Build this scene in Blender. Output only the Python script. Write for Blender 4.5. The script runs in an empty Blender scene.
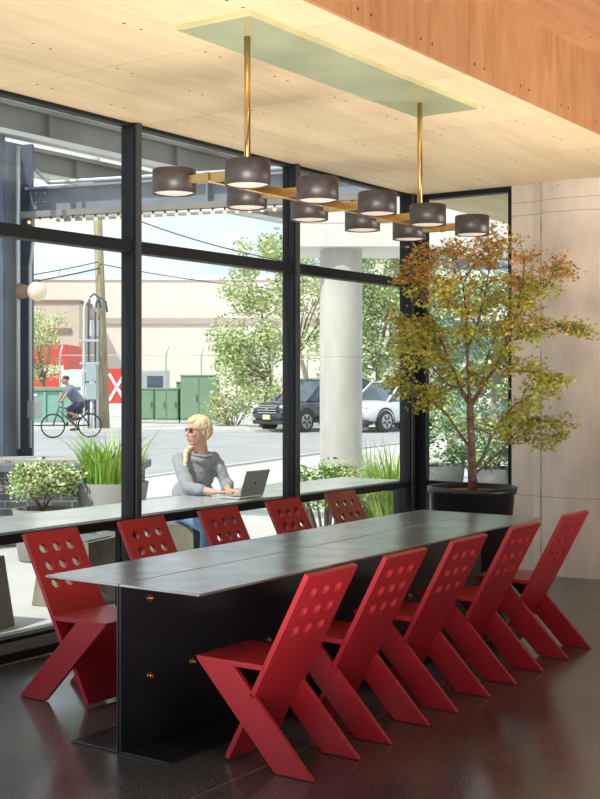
import bpy, math, random
from mathutils import Vector, Matrix
random.seed(7)
S = bpy.context.scene
COL = S.collection
PI = math.pi

# ------------------------------------------------------------------ camera, world, sun, exposure
YAW = math.radians(34.379)
FX, FY = math.cos(YAW), math.sin(YAW)          # view axis on the ground
CAM_H = 1.6212
cam = bpy.data.cameras.new('camera')
cam_o = bpy.data.objects.new('camera', cam); COL.objects.link(cam_o)
cam.sensor_fit = 'HORIZONTAL'; cam.sensor_width = 36.0
cam.lens = 36.0 * 1236.1 / 600.0
cam.shift_y = -17.0 / 600.0
cam.clip_end = 500
cam_o.location = (0, 0, CAM_H)
cam_o.rotation_euler = (PI/2, 0, YAW - PI/2)
S.camera = cam_o

w = bpy.data.worlds.new('sky'); S.world = w; w.use_nodes = True
nt = w.node_tree; nt.nodes.clear()
def N(t, kind, **k):
    n = t.nodes.new(kind)
    for a, b in k.items():
        if a in n.inputs: n.inputs[a].default_value = b
        else: setattr(n, a, b)
    return n
tc = N(nt, 'ShaderNodeTexCoord')
mp = N(nt, 'ShaderNodeMapping'); mp.inputs['Scale'].default_value = (1.4, 1.4, 4.0)
nz = N(nt, 'ShaderNodeTexNoise'); nz.inputs['Scale'].default_value = 2.2; nz.inputs['Detail'].default_value = 7; nz.inputs['Roughness'].default_value = .6
cr = N(nt, 'ShaderNodeValToRGB')
cr.color_ramp.elements[0].position = .38; cr.color_ramp.elements[0].color = (.60, .76, .92, 1)
cr.color_ramp.elements[1].position = .60; cr.color_ramp.elements[1].color = (.96, .98, 1.0, 1)
bg = N(nt, 'ShaderNodeBackground'); bg.inputs['Strength'].default_value = .74
wo = N(nt, 'ShaderNodeOutputWorld')
nt.links.new(tc.outputs['Generated'], mp.inputs['Vector']); nt.links.new(mp.outputs[0], nz.inputs['Vector'])
nt.links.new(nz.outputs['Fac'], cr.inputs['Fac']); nt.links.new(cr.outputs['Color'], bg.inputs['Color'])
nt.links.new(bg.outputs[0], wo.inputs['Surface'])

sun = bpy.data.lights.new('sun', 'SUN'); sun.energy = 2.5; sun.angle = math.radians(.8); sun.color = (1.0, .95, .86)
sun_o = bpy.data.objects.new('sun', sun); COL.objects.link(sun_o)
sun_o.rotation_euler = Vector((.75, -.10, -1.0)).to_track_quat('-Z', 'Y').to_euler()

def area(name, loc, target, sx, sy, power, color):
    l = bpy.data.lights.new(name, 'AREA'); l.shape = 'RECTANGLE'; l.size = sx; l.size_y = sy
    l.energy = power; l.color = color
    o = bpy.data.objects.new(name, l); COL.objects.link(o); o.location = loc
    o.rotation_euler = (Vector(target) - Vector(loc)).to_track_quat('-Z', 'Y').to_euler()
    return o
# fill lights added out of view, washing the plywood ceilings and warming from overhead
for nm, loc, tgt, pw in (('fill_front', (2.3, 2.0, .2), (5.9, 4.0, 3.3), 54), ('fill_hall', (8.6, .4, .25), (7.3, 3.9, 3.3), 44), ('fill_upper', (4.0, .2, .25), (5.6, 2.2, 3.8), 14)):
    area(nm, loc, tgt, 1.6, 1.6, pw, (1.0, .92, .80)).data.spread = math.radians(85)
area('fill_overhead', (3.0, -1.5, 3.7), (4.6, 2.2, 0), 2.5, 1.2, 70, (1.0, .88, .74))  # warm overhead fill, added without a visible fixture

vs = S.view_settings
vs.view_transform = 'Standard'; vs.look = 'None'; vs.gamma = 1; vs.use_curve_mapping = False; vs.exposure = 0.82

# ------------------------------------------------------------------ helpers
def at(px, d):
    """street frame: a spot d metres out along the view axis, seen px/1236 of that to the side"""
    l = (px - 300) / 1236.1 * d
    return (FX*d + FY*l, FY*d - FX*l)
def lift(py, d): return CAM_H + (382.5 - py) / 1236.1 * d
RIGHT = Vector((FY, -FX, 0)); FWD = Vector((FX, FY, 0))

class MB:
    def __init__(self): self.v = []; self.f = []; self.m = []; self.s = []; self.cur = 0; self.sm = False
    def add(self, vs, fs, sm=None):
        b = len(self.v); self.v += [tuple(p) for p in vs]
        for f in fs:
            self.f.append([i + b for i in f]); self.m.append(self.cur); self.s.append(self.sm if sm is None else sm)
    def box(self, a, b):
        (x0,y0,z0),(x1,y1,z1) = a, b
        self.add([(x0,y0,z0),(x1,y0,z0),(x1,y1,z0),(x0,y1,z0),(x0,y0,z1),(x1,y0,z1),(x1,y1,z1),(x0,y1,z1)],
                 [(3,2,1,0),(4,5,6,7),(0,1,5,4),(1,2,6,5),(2,3,7,6),(3,0,4,7)])
        return self
    def obox(self, c, ux, uy, uz, hx, hy, hz):
        c, ux, uy, uz = Vector(c), Vector(ux)*hx, Vector(uy)*hy, Vector(uz)*hz
        p = [c-ux-uy-uz, c+ux-uy-uz, c+ux+uy-uz, c-ux+uy-uz, c-ux-uy+uz, c+ux-uy+uz, c+ux+uy+uz, c-ux+uy+uz]
        self.add(p, [(3,2,1,0),(4,5,6,7),(0,1,5,4),(1,2,6,5),(2,3,7,6),(3,0,4,7)])
        return self
    def prism(self, poly, fn0, fn1):
        n = len(poly)
        self.add([fn0(*p) for p in poly] + [fn1(*p) for p in poly],
                 [list(range(n))[::-1], list(range(n, 2*n))] + [(i, (i+1) % n, n + (i+1) % n, n + i) for i in range(n)])
        return self
    def tube(self, pts, r, n=10, caps=True):
        pts = [Vector(p) for p in pts]
        rs = r if isinstance(r, (list, tuple)) else [r]*len(pts)
        vs = []; up = None
        for i, p in enumerate(pts):
            t = (pts[min(i+1, len(pts)-1)] - pts[max(i-1, 0)])
            t = t.normalized() if t.length > 1e-9 else Vector((0,0,1))
            if up is None: up = Vector((0,0,1)) if abs(t.z) < .9 else Vector((1,0,0))
            a = t.cross(up)
            if a.length < 1e-6: a = t.cross(Vector((0,1,0)))
            a.normalize(); b = a.cross(t).normalized(); up = b
            vs += [p + (a*math.cos(2*PI*k/n) + b*math.sin(2*PI*k/n))*rs[i] for k in range(n)]
        fs = []
        for i in range(len(pts)-1):
            for k in range(n):
                fs.append((i*n+k, (i+1)*n+k, (i+1)*n+(k+1) % n, i*n+(k+1) % n))
        self.add(vs, fs, True)
        if caps:
            b = len(self.v) - len(vs)
            self.f.append([b+k for k in range(n)]); self.m.append(self.cur); self.s.append(False)
            self.f.append([b+(len(pts)-1)*n+k for k in range(n)][::-1]); self.m.append(self.cur); self.s.append(False)
        return self
    def lathe(self, prof, c=(0,0,0), n=32, sx=1, sy=1, smooth=True):
        vs = []
        for r, z in prof:
            vs += [(c[0]+r*sx*math.cos(2*PI*k/n), c[1]+r*sy*math.sin(2*PI*k/n), c[2]+z) for k in range(n)]
        fs = [(i*n+k, i*n+(k+1) % n, (i+1)*n+(k+1) % n, (i+1)*n+k) for i in range(len(prof)-1) for k in range(n)]
        self.add(vs, fs, smooth)
        return self
    def ball(self, c, r, n=14, m=8, rot=None):
        r = (r, r, r) if not isinstance(r, (tuple, list)) else r
        c = Vector(c); vs = []
        for i in range(m+1):
            t = PI*i/m
            for k in range(n):
                p = Vector((r[0]*math.sin(t)*math.cos(2*PI*k/n), r[1]*math.sin(t)*math.sin(2*PI*k/n), -r[2]*math.cos(t)))
                if rot: p = rot @ p
                vs.append(c + p)
        fs = [(i*n+k, i*n+(k+1) % n, (i+1)*n+(k+1) % n, (i+1)*n+k) for i in range(m) for k in range(n)]
        self.add(vs, fs, True)
        return self
    def capsule(self, a, b, ra, rb, n=14):
        self.tube([a, Vector(a).lerp(Vector(b), .5), b], [ra, (ra+rb)/2, rb], n); self.ball(a, ra*1.0, n); self.ball(b, rb*1.0, n)
        return self
    def build(self, name, mat, parent=None, bevel=0, loc=None):
        me = bpy.data.meshes.new(name); me.from_pydata(self.v, [], self.f)
        mats = mat if isinstance(mat, (list, tuple)) else [mat]
        for m in mats: me.materials.append(m)
        me.polygons.foreach_set('material_index', self.m); me.polygons.foreach_set('use_smooth', self.s)
        me.update()
        o = bpy.data.objects.new(name, me); COL.objects.link(o)
        if parent is not None: o.parent = parent
        if loc is not None: o.location = loc
        if bevel:
            b = o.modifiers.new('bevel', 'BEVEL'); b.width = bevel; b.segments = 2; b.limit_method = 'ANGLE'; b.angle_limit = math.radians(40)
        return o

def tag(o, label=None, cat=None, group=None, kind=None):
    if label: o['label'] = label
    if cat: o['category'] = cat
    if group: o['group'] = group
    if kind: o['kind'] = kind
    return o
def thing(name, label, cat, loc=(0,0,0), rz=0, group=None, kind=None):
    o = bpy.data.objects.new(name, None); COL.objects.link(o); o.empty_display_size = .1
    o.location = loc; o.rotation_euler = (0, 0, rz)
    return tag(o, label, cat, group, kind)
def dup(root, loc, rz, label):
    kids = {}
    for o in bpy.data.objects:
        if o.parent: kids.setdefault(o.parent.name, []).append(o)
    r = root.copy(); COL.objects.link(r); r.location = loc; r.rotation_euler = (0, 0, rz); r['label'] = label
    def rec(src, dst):
        for ch in kids.get(src.name, []):
            c = ch.copy(); COL.objects.link(c); c.parent = dst; rec(ch, c)
    rec(root, r)
    return r

# ------------------------------------------------------------------ materials
def mat(name, col, rough=.5, metal=0, spec=.5, coat=0, bump=0, bscale=40, var=0, vscale=8, emit=None, estr=0, ior=None, stretch=None):
    m = bpy.data.materials.new(name); m.use_nodes = True
    t = m.node_tree; b = t.nodes['Principled BSDF']
    b.inputs['Base Color'].default_value = (*col, 1); b.inputs['Roughness'].default_value = rough
    b.inputs['Metallic'].default_value = metal; b.inputs['Specular IOR Level'].default_value = spec
    b.inputs['Coat Weight'].default_value = coat
    if ior: b.inputs['IOR'].default_value = ior
    if emit: b.inputs['Emission Color'].default_value = (*emit, 1); b.inputs['Emission Strength'].default_value = estr
    if var or bump:
        tc = N(t, 'ShaderNodeTexCoord'); mp = N(t, 'ShaderNodeMapping')
        mp.inputs['Scale'].default_value = stretch or (1, 1, 1)
        t.links.new(tc.outputs['Object'], mp.inputs['Vector'])
    if var:
        n = N(t, 'ShaderNodeTexNoise'); n.inputs['Scale'].default_value = vscale; n.inputs['Detail'].default_value = 6
        t.links.new(mp.outputs[0], n.inputs['Vector'])
        r = N(t, 'ShaderNodeValToRGB')
        r.color_ramp.elements[0].position = .3; r.color_ramp.elements[1].position = .7
        r.color_ramp.elements[0].color = (*[c*(1-var) for c in col], 1); r.color_ramp.elements[1].color = (*[min(1, c*(1+var)) for c in col], 1)
        t.links.new(n.outputs['Fac'], r.inputs['Fac']); t.links.new(r.outputs['Color'], b.inputs['Base Color'])
    if bump:
        n2 = N(t, 'ShaderNodeTexNoise'); n2.inputs['Scale'].default_value = bscale; n2.inputs['Detail'].default_value = 4
        t.links.new(mp.outputs[0], n2.inputs['Vector'])
        bp = N(t, 'ShaderNodeBump'); bp.inputs['Strength'].default_value = bump; bp.inputs['Distance'].default_value = .02
        t.links.new(n2.outputs['Fac'], bp.inputs['Height']); t.links.new(bp.outputs[0], b.inputs['Normal'])
    return m

def math_node(t, op, a, b=None, c=None):
    n = t.nodes.new('ShaderNodeMath'); n.operation = op
    for i, x in enumerate((a, b, c)):
        if x is None: continue
        if isinstance(x, (int, float)): n.inputs[i].default_value = x
        else: t.links.new(x, n.inputs[i])
    return n.outputs[0]

def plywood(name, light, dark, axis, panel, seamcol, u='x', v='y', dots=True, rough=.55):
    """veneer panels: grain stretched along one axis, thin panel seams, countersunk screws"""
    m = bpy.data.materials.new(name); m.use_nodes = True
    t = m.node_tree; b = t.nodes['Principled BSDF']; L = t.links
    tc = N(t, 'ShaderNodeTexCoord'); mp = N(t, 'ShaderNodeMapping'); L.new(tc.outputs['Object'], mp.inputs['Vector'])
    mp.inputs['Scale'].default_value = axis
    n = N(t, 'ShaderNodeTexNoise'); n.inputs['Scale'].default_value = 3.2; n.inputs['Detail'].default_value = 8; n.inputs['Roughness'].default_value = .62; n.inputs['Distortion'].default_value = 1.1
    L.new(mp.outputs[0], n.inputs['Vector'])
    r = N(t, 'ShaderNodeValToRGB'); e = r.color_ramp.elements
    e[0].position = .36; e[0].color = (*dark, 1); e[1].position = .62; e[1].color = (*light, 1)
    L.new(n.outputs['Fac'], r.inputs['Fac'])
    sp = N(t, 'ShaderNodeSeparateXYZ'); L.new(tc.outputs['Object'], sp.inputs[0])
    U, V = sp.outputs[u.upper()], sp.outputs[v.upper()]
    pu, pv = panel
    # tone shift per panel
    cu = math_node(t, 'FLOOR', math_node(t, 'DIVIDE', U, pu)); cv = math_node(t, 'FLOOR', math_node(t, 'DIVIDE', V, pv))
    cx = N(t, 'ShaderNodeCombineXYZ'); L.new(cu, cx.inputs[0]); L.new(cv, cx.inputs[1])
    wn = N(t, 'ShaderNodeTexWhiteNoise'); L.new(cx.outputs[0], wn.inputs['Vector'])
    tone = math_node(t, 'MULTIPLY_ADD', wn.outputs['Value'], .16, .92)
    # seams
    def edge(s, p): # distance to the seam
        f = math_node(t, 'FRACT', math_node(t, 'DIVIDE', s, p))
        return math_node(t, 'MULTIPLY', math_node(t, 'MINIMUM', f, math_node(t, 'SUBTRACT', 1.0, f)), p)
    su = math_node(t, 'LESS_THAN', edge(U, pu), .0022); sv = math_node(t, 'LESS_THAN', edge(V, pv), .0022)
    seam = math_node(t, 'MAXIMUM', su, sv)
    if dots:
        def cell(s, p, o):
            f = math_node(t, 'FRACT', math_node(t, 'ADD', math_node(t, 'DIVIDE', s, p), o))
            return math_node(t, 'MULTIPLY', math_node(t, 'SUBTRACT', f, .5), p)
        du = cell(U, pu/2, .5 - .06/(pu/2)); dv = cell(V, pv/4, .0)
        rr = math_node(t, 'ADD', math_node(t, 'POWER', math_node(t, 'ABSOLUTE', du), 2), math_node(t, 'POWER', math_node(t, 'ABSOLUTE', dv), 2))
        dot = math_node(t, 'LESS_THAN', rr, .0085**2)
        dot2 = math_node(t, 'LESS_THAN', math_node(t, 'ADD', math_node(t, 'POWER', math_node(t, 'ABSOLUTE', math_node(t, 'SUBTRACT', du, .12)), 2), math_node(t, 'POWER', math_node(t, 'ABSOLUTE', dv), 2)), .0085**2)
        dot = math_node(t, 'MAXIMUM', dot, dot2)
    mx = N(t, 'ShaderNodeMix', data_type='RGBA', blend_type='MULTIPLY'); mx.inputs['Factor'].default_value = 1
    L.new(r.outputs['Color'], mx.inputs['A'])
    tcn = N(t, 'ShaderNodeCombineColor'); [L.new(tone, tcn.inputs[i]) for i in range(3)]
    L.new(tcn.outputs[0], mx.inputs['B'])
    m2 = N(t, 'ShaderNodeMix', data_type='RGBA'); L.new(math_node(t, 'MULTIPLY', seam, .6), m2.inputs['Factor']); L.new(mx.outputs['Result'], m2.inputs['A']); m2.inputs['B'].default_value = (*seamcol, 1)
    out = m2.outputs['Result']
    if dots:
        m3 = N(t, 'ShaderNodeMix', data_type='RGBA'); L.new(dot, m3.inputs['Factor']); L.new(out, m3.inputs['A']); m3.inputs['B'].default_value = (.02, .012, .008, 1)
        out = m3.outputs['Result']
    L.new(out, b.inputs['Base Color']); b.inputs['Roughness'].default_value = rough; b.inputs['Specular IOR Level'].default_value = .3
    return m

def concrete(name, col, seams_z=(), seams_ang=(), rough=.75, pits=True, spread=.5):
    m = bpy.data.materials.new(name); m.use_nodes = True
    t = m.node_tree; b = t.nodes['Principled BSDF']; L = t.links
    tc = N(t, 'ShaderNodeTexCoord')
    n = N(t, 'ShaderNodeTexNoise'); n.inputs['Scale'].default_value = 1.6; n.inputs['Detail'].default_value = 9; n.inputs['Roughness'].default_value = .62
    mp = N(t, 'ShaderNodeMapping'); mp.inputs['Scale'].default_value = (1.6, 1.6, .5)
    L.new(tc.outputs['Object'], mp.inputs[0]); L.new(mp.outputs[0], n.inputs['Vector'])
    r = N(t, 'ShaderNodeValToRGB'); e = r.color_ramp.elements
    e[0].position = .32; e[0].color = (*[c*(1-spread*.5) for c in col], 1); e[1].position = .66; e[1].color = (*[min(1, c*1.1) for c in col], 1)
    L.new(n.outputs['Fac'], r.inputs['Fac']); out = r.outputs['Color']
    sp = N(t, 'ShaderNodeSeparateXYZ'); L.new(tc.outputs['Object'], sp.inputs[0])
    n3 = N(t, 'ShaderNodeTexNoise'); n3.inputs['Scale'].default_value = 9; n3.inputs['Detail'].default_value = 5; L.new(tc.outputs['Object'], n3.inputs['Vector'])
    wob = math_node(t, 'MULTIPLY', math_node(t, 'SUBTRACT', n3.outputs['Fac'], .5), .02)
    lines = None
    for z in seams_z:
        q = math_node(t, 'LESS_THAN', math_node(t, 'ABSOLUTE', math_node(t, 'SUBTRACT', math_node(t, 'ADD', sp.outputs['Z'], wob), z)), .004)
        lines = q if lines is None else math_node(t, 'MAXIMUM', lines, q)
    for a in seams_ang:
        an = math_node(t, 'ARCTAN2', sp.outputs['Y'], sp.outputs['X'])
        q = math_node(t, 'LESS_THAN', math_node(t, 'ABSOLUTE', math_node(t, 'SUBTRACT', math_node(t, 'ADD', an, wob), a)), .010)
        lines = q if lines is None else math_node(t, 'MAXIMUM', lines, q)
    if lines is not None:
        mx = N(t, 'ShaderNodeMix', data_type='RGBA'); L.new(math_node(t, 'MULTIPLY', lines, .5), mx.inputs['Factor']); L.new(out, mx.inputs['A'])
        mx.inputs['B'].default_value = (*[c*.35 for c in col], 1); out = mx.outputs['Result']
    if pits:
        vo = N(t, 'ShaderNodeTexVoronoi'); vo.inputs['Scale'].default_value = 14; L.new(tc.outputs['Object'], vo.inputs['Vector'])
        wn = N(t, 'ShaderNodeTexNoise'); wn.inputs['Scale'].default_value = 3; L.new(tc.outputs['Object'], wn.inputs['Vector'])
        q = math_node(t, 'LESS_THAN', vo.outputs['Distance'], math_node(t, 'MULTIPLY', math_node(t, 'SUBTRACT', wn.outputs['Fac'], .47), .7))
        mx = N(t, 'ShaderNodeMix', data_type='RGBA'); L.new(math_node(t, 'MULTIPLY', q, .5), mx.inputs['Factor']); L.new(out, mx.inputs['A'])
        mx.inputs['B'].default_value = (*[c*.45 for c in col], 1); out = mx.outputs['Result']
    L.new(out, b.inputs['Base Color']); b.inputs['Roughness'].default_value = rough; b.inputs['Specular IOR Level'].default_value = .3
    bp = N(t, 'ShaderNodeBump'); bp.inputs['Strength'].default_value = .15; bp.inputs['Distance'].default_value = .02
    L.new(n3.outputs['Fac'], bp.inputs['Height']); L.new(bp.outputs[0], b.inputs['Normal'])
    return m

def floor_mat():
    m = bpy.data.materials.new('polished_dark_concrete'); m.use_nodes = True
    t = m.node_tree; b = t.nodes['Principled BSDF']; L = t.links
    tc = N(t, 'ShaderNodeTexCoord')
    n = N(t, 'ShaderNodeTexNoise'); n.inputs['Scale'].default_value = 1.3; n.inputs['Detail'].default_value = 8; n.inputs['Roughness'].default_value = .65; L.new(tc.outputs['Object'], n.inputs['Vector'])
    r = N(t, 'ShaderNodeValToRGB'); e = r.color_ramp.elements
    e[0].position = .35; e[0].color = (.032, .033, .037, 1); e[1].position = .68; e[1].color = (.088, .086, .090, 1); L.new(n.outputs['Fac'], r.inputs['Fac'])
    v = N(t, 'ShaderNodeTexNoise'); v.inputs['Scale'].default_value = 120; v.inputs['Detail'].default_value = 2; L.new(tc.outputs['Object'], v.inputs['Vector'])
    r2 = N(t, 'ShaderNodeValToRGB'); r2.color_ramp.elements[0].position = .58; r2.color_ramp.elements[0].color = (0,0,0,1); r2.color_ramp.elements[1].position = .78; r2.color_ramp.elements[1].color = (.20,.185,.165,1); L.new(v.outputs['Fac'], r2.inputs['Fac'])
    ad = N(t, 'ShaderNodeMix', data_type='RGBA', blend_type='ADD'); ad.inputs['Factor'].default_value = 1; L.new(r.outputs['Color'], ad.inputs['A']); L.new(r2.outputs['Color'], ad.inputs['B'])
    sp = N(t, 'ShaderNodeSeparateXYZ'); L.new(tc.outputs['Object'], sp.inputs[0])
    a = math_node(t, 'LESS_THAN', math_node(t, 'ABSOLUTE', math_node(t, 'SUBTRACT', sp.outputs['Y'], 3.07)), .004)
    c = math_node(t, 'LESS_THAN', math_node(t, 'ABSOLUTE', math_node(t, 'SUBTRACT', sp.outputs['X'], 6.30)), .004)
    mx = N(t, 'ShaderNodeMix', data_type='RGBA'); L.new(math_node(t, 'MULTIPLY', math_node(t, 'MAXIMUM', a, c), .7), mx.inputs['Factor']); L.new(ad.outputs['Result'], mx.inputs['A']); mx.inputs['B'].default_value = (.20, .175, .155, 1)
    L.new(mx.outputs['Result'], b.inputs['Base Color'])
    n4 = N(t, 'ShaderNodeTexNoise'); n4.inputs['Scale'].default_value = 3; n4.inputs['Detail'].default_value = 6; L.new(tc.outputs['Object'], n4.inputs['Vector'])
    rr = N(t, 'ShaderNodeMapRange'); rr.inputs['To Min'].default_value = .11; rr.inputs['To Max'].default_value = .29; L.new(n4.outputs['Fac'], rr.inputs['Value']); L.new(rr.outputs[0], b.inputs['Roughness'])
    b.inputs['Specular IOR Level'].default_value = .5; b.inputs['IOR'].default_value = 1.95
    return m

def glass(name, tint=(.96, .985, .975), refl=.9, gloss=(1, 1, 1)):
    m = bpy.data.materials.new(name); m.use_nodes = True
    t = m.node_tree; t.nodes.clear(); L = t.links
    o = N(t, 'ShaderNodeOutputMaterial'); tr = N(t, 'ShaderNodeBsdfTransparent'); tr.inputs[0].default_value = (*tint, 1)
    gl = N(t, 'ShaderNodeBsdfGlossy'); gl.inputs['Roughness'].default_value = .0; gl.inputs[0].default_value = (*gloss, 1)
    lw = N(t, 'ShaderNodeLayerWeight'); lw.inputs['Blend'].default_value = .5
    mx = N(t, 'ShaderNodeMixShader')
    L.new(math_node(t, 'MULTIPLY', math_node(t, 'MULTIPLY_ADD', math_node(t, 'POWER', lw.outputs['Facing'], 5), .75, .025), refl), mx.inputs[0]); L.new(tr.outputs[0], mx.inputs[1]); L.new(gl.outputs[0], mx.inputs[2]); L.new(mx.outputs[0], o.inputs[0])
    return m

def brick(name, c1, c2, mortar, scale=1.0, bw=.22, bh=.075):
    m = bpy.data.materials.new(name); m.use_nodes = True
    t = m.node_tree; b = t.nodes['Principled BSDF']; L = t.links
    tc = N(t, 'ShaderNodeTexCoord'); mp = N(t, 'ShaderNodeCombineXYZ'); sp = N(t, 'ShaderNodeSeparateXYZ')
    L.new(tc.outputs['Object'], sp.inputs[0]); L.new(math_node(t, 'ADD', sp.outputs[0], sp.outputs[1]), mp.inputs[0]); L.new(sp.outputs[2], mp.inputs[1])
    br = N(t, 'ShaderNodeTexBrick'); br.inputs['Scale'].default_value = scale; br.inputs['Color1'].default_value = (*c1, 1); br.inputs['Color2'].default_value = (*c2, 1); br.inputs['Mortar'].default_value = (*mortar, 1)
    br.inputs['Brick Width'].default_value = bw; br.inputs['Row Height'].default_value = bh; br.inputs['Mortar Size'].default_value = .006
    L.new(mp.outputs[0], br.inputs['Vector']); L.new(br.outputs['Color'], b.inputs['Base Color']); b.inputs['Roughness'].default_value = .7
    return m

M = {}
M['ply'] = plywood('pale_plywood', (.84, .66, .43), (.755, .575, .36), (.35, 2.2, 1), (1.22, 2.44), (.24, .16, .09))
M['ply_fascia'] = plywood('plywood_warm_lit', (.52, .275, .135), (.42, .20, .092), (2.6, 1, .5), (1.22, 3.0), (.12, .05, .02), 'x', 'z')  # same plywood as the ceiling, with warm light put into its colour
M['ply_upper'] = plywood('plywood_warm_lit_ceiling', (.48, .235, .12), (.38, .175, .085), (.4, 2.4, 1), (2.44, 1.22), (.12, .05, .02))  # orange of the warm light mixed into the plywood colour
M['floor'] = floor_mat()
M['black_frame'] = mat('black_steel_frame', (.012, .014, .017), .5, 0, .18)
M['lit_grey'] = mat('mullion_lit_grey', (.045, .050, .057), .4, 0, .4)  # lighter grey stands in for room light on the mullion fronts
M['sill_grey'] = mat('grey_aluminium_sill', (.22, .23, .245), .4, .3)
M['glass'] = glass('window_glass')
M['red'] = mat('red_lacquer', (.34, .015, .025), .36, 0, .5, bump=.03, bscale=30, var=.06, vscale=5)
M['red_wood'] = mat('red_stained_wood', (.23, .055, .034), .42, 0, .5, var=.38, vscale=9, stretch=(5, .6, .6))
M['rubber'] = mat('black_rubber', (.01, .01, .01), .6)
M['steel_top'] = mat('blackened_steel', (.38, .40, .42), .25, .85, .5, var=.25, vscale=5)
M['steel_web'] = mat('black_steel', (.009, .012, .018), .34, 0, .5)
M['brass'] = mat('brushed_brass', (.60, .40, .16), .32, 1, .5, var=.10, vscale=20, stretch=(1, 8, 8))
M['brass_plate'] = mat('satin_brass_sheet', (.66, .68, .44), .42, .7, .5, var=.10, vscale=3)
M['bolt'] = mat('brass_bolt', (.55, .33, .11), .35, 1)
M['shade'] = mat('dark_bronze_lamp_shade', (.042, .034, .032), .42, .0, .5)
M['diffuser'] = mat('frosted_diffuser', (.62, .52, .46), .5, emit=(1.0, .80, .68), estr=.14)
M['col_in'] = concrete('cast_concrete_column', (.80, .705, .625), (.66, 3.05, 3.16), (), spread=.45)
M['pot_black'] = mat('matt_black_planter', (.012, .013, .016), .42)
M['mulch'] = mat('bark_mulch', (.22, .10, .06), .9, bump=.8, bscale=60, var=.5, vscale=60)
M['bark'] = mat('maple_bark', (.17, .10, .07), .8, bump=.4, bscale=60, var=.45, vscale=30)
M['leaf_a'] = mat('olive_leaf', (.34, .31, .04), .5); M['leaf_b'] = mat('yellow_green_leaf', (.44, .46, .065), .5)
M['leaf_c'] = mat('orange_leaf', (.50, .25, .055), .5); M['leaf_d'] = mat('russet_leaf', (.44, .13, .055), .5)
for k in 'abcd':
    b = M['leaf_'+k].node_tree.nodes['Principled BSDF']; b.inputs['Transmission Weight'].default_value = 0; b.inputs['Subsurface Weight'].default_value = 0

# exterior
M['paving'] = mat('pale_concrete_paving', (.55, .54, .52), .8, var=.08, vscale=1.2)
M['asphalt'] = mat('grey_asphalt', (.36, .36, .37), .85, var=.12, vscale=.8)
M['curb'] = mat('concrete_curb', (.55, .53, .50), .8, var=.1)
M['track_steel'] = mat('grey_painted_girder', (.20, .19, .185), .6, 0, .4, var=.25, vscale=1.2)
M['track_pale'] = mat('pale_grey_flange', (.62, .61, .60), .6, var=.1, vscale=2)  # lower flanges, paler than the girder webs
M['blue_steel'] = mat('blue_grey_painted_steel', (.075, .10, .15), .5, var=.25, vscale=2)
M['steel_mid'] = mat('slate_painted_steel', (.19, .22, .27), .55, var=.2, vscale=2)
M['conduit'] = mat('galvanised_conduit', (.55, .56, .57), .45, .4)
M['globe'] = mat('opal_globe', (.85, .68, .55), .4, emit=(1, .72, .5), estr=.12)
M['bulb'] = mat('warm_bulb', (.9, .7, .45), .3, emit=(1, .62, .32), estr=.45)
M['conc_out'] = concrete('pale_concrete_pier', (.62, .59, .55), (1.95,), (), pits=False, spread=.4)
M['white_wall'] = mat('off_white_render', (.80, .765, .71), .8, var=.05, vscale=2)
M['cream'] = mat('cream_stucco', (.74, .68, .61), .85, var=.05, vscale=.4)
M['cream_band'] = mat('rose_band_paint', (.50, .40, .35), .85)
M['beige'] = mat('beige_stucco', (.56, .47, .385), .85, var=.07, vscale=.5)
M['brown'] = mat('brown_louvre', (.27, .17, .13), .7)
M['brickdark'] = brick('dark_grey_brick', (.055, .058, .068), (.075, .078, .088), (.24, .24, .25))
M['capstone'] = mat('dark_stone_cap', (.15, .16, .18), .6, var=.2)
M['pot_grey'] = mat('warm_grey_planter', (.25, .24, .23), .8, var=.08, vscale=5)
M['pot_dark'] = mat('slate_planter', (.12, .125, .13), .7, var=.15)
M['stone'] = concrete('weathered_stone', (.27, .245, .185), (), (), spread=1.1)
M['facet_grey'] = mat('blue_grey_facet', (.22, .25, .27), .8, var=.3)  # stool facet in a bluer grey than the block
M['leaf_pale'] = mat('variegated_leaf', (.66, .68, .44), .6); M['leaf_mid'] = mat('fresh_green_leaf', (.26, .43, .10), .6)
M['leaf_dk'] = mat('deep_green_leaf', (.07, .17, .045), .6); M['leaf_lt'] = mat('light_green_leaf', (.50, .60, .24), .6)
M['leaf_yel'] = mat('straw_leaf', (.55, .48, .22), .6); M['leaf_blue'] = mat('blue_green_leaf', (.10, .30, .20), .5)
M['grass'] = mat('lush_grass_blade', (.24, .48, .045), .5); M['grass2'] = mat('light_grass_blade', (.45, .62, .12), .5)
M['stalk'] = mat('grey_mauve_stalk', (.30, .27, .30), .7)
M['twig'] = mat('grey_bark', (.25, .20, .155), .85)
M['pole_wood'] = mat('weathered_timber_pole', (.36, .31, .20), .85, var=.3, vscale=6, stretch=(3, 3, .3))
M['wire'] = mat('dark_cable', (.05, .05, .055), .6)
M['cab_green'] = mat('green_painted_cabinet', (.20, .31, .205), .6, var=.05, vscale=2)
M['cab_line'] = mat('dark_green_seam', (.05, .10, .06), .6)
M['bin_green'] = mat('teal_green_dumpster', (.22, .40, .34), .6, var=.08, vscale=2)
M['white_paint'] = mat('white_paint', (.78, .78, .77), .5)
M['truck_red'] = mat('signal_red_paint', (.62, .06, .05), .5)
M['meter_grey'] = mat('teal_grey_box', (.33, .42, .43), .6)
M['car_dark'] = mat('midnight_blue_car_paint', (.035, .045, .07), .25, .2, .5, coat=.6)
M['car_white'] = mat('white_car_paint', (.72, .74, .76), .3, 0, .5, coat=.6)
M['car_teal'] = mat('dark_green_car_paint', (.03, .07, .075), .25, .2, .5, coat=.6)
M['car_glass'] = mat('car_window', (.06, .09, .12), .05, 0, .8)
M['chrome'] = mat('chrome', (.7, .72, .74), .2, 1)
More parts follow.
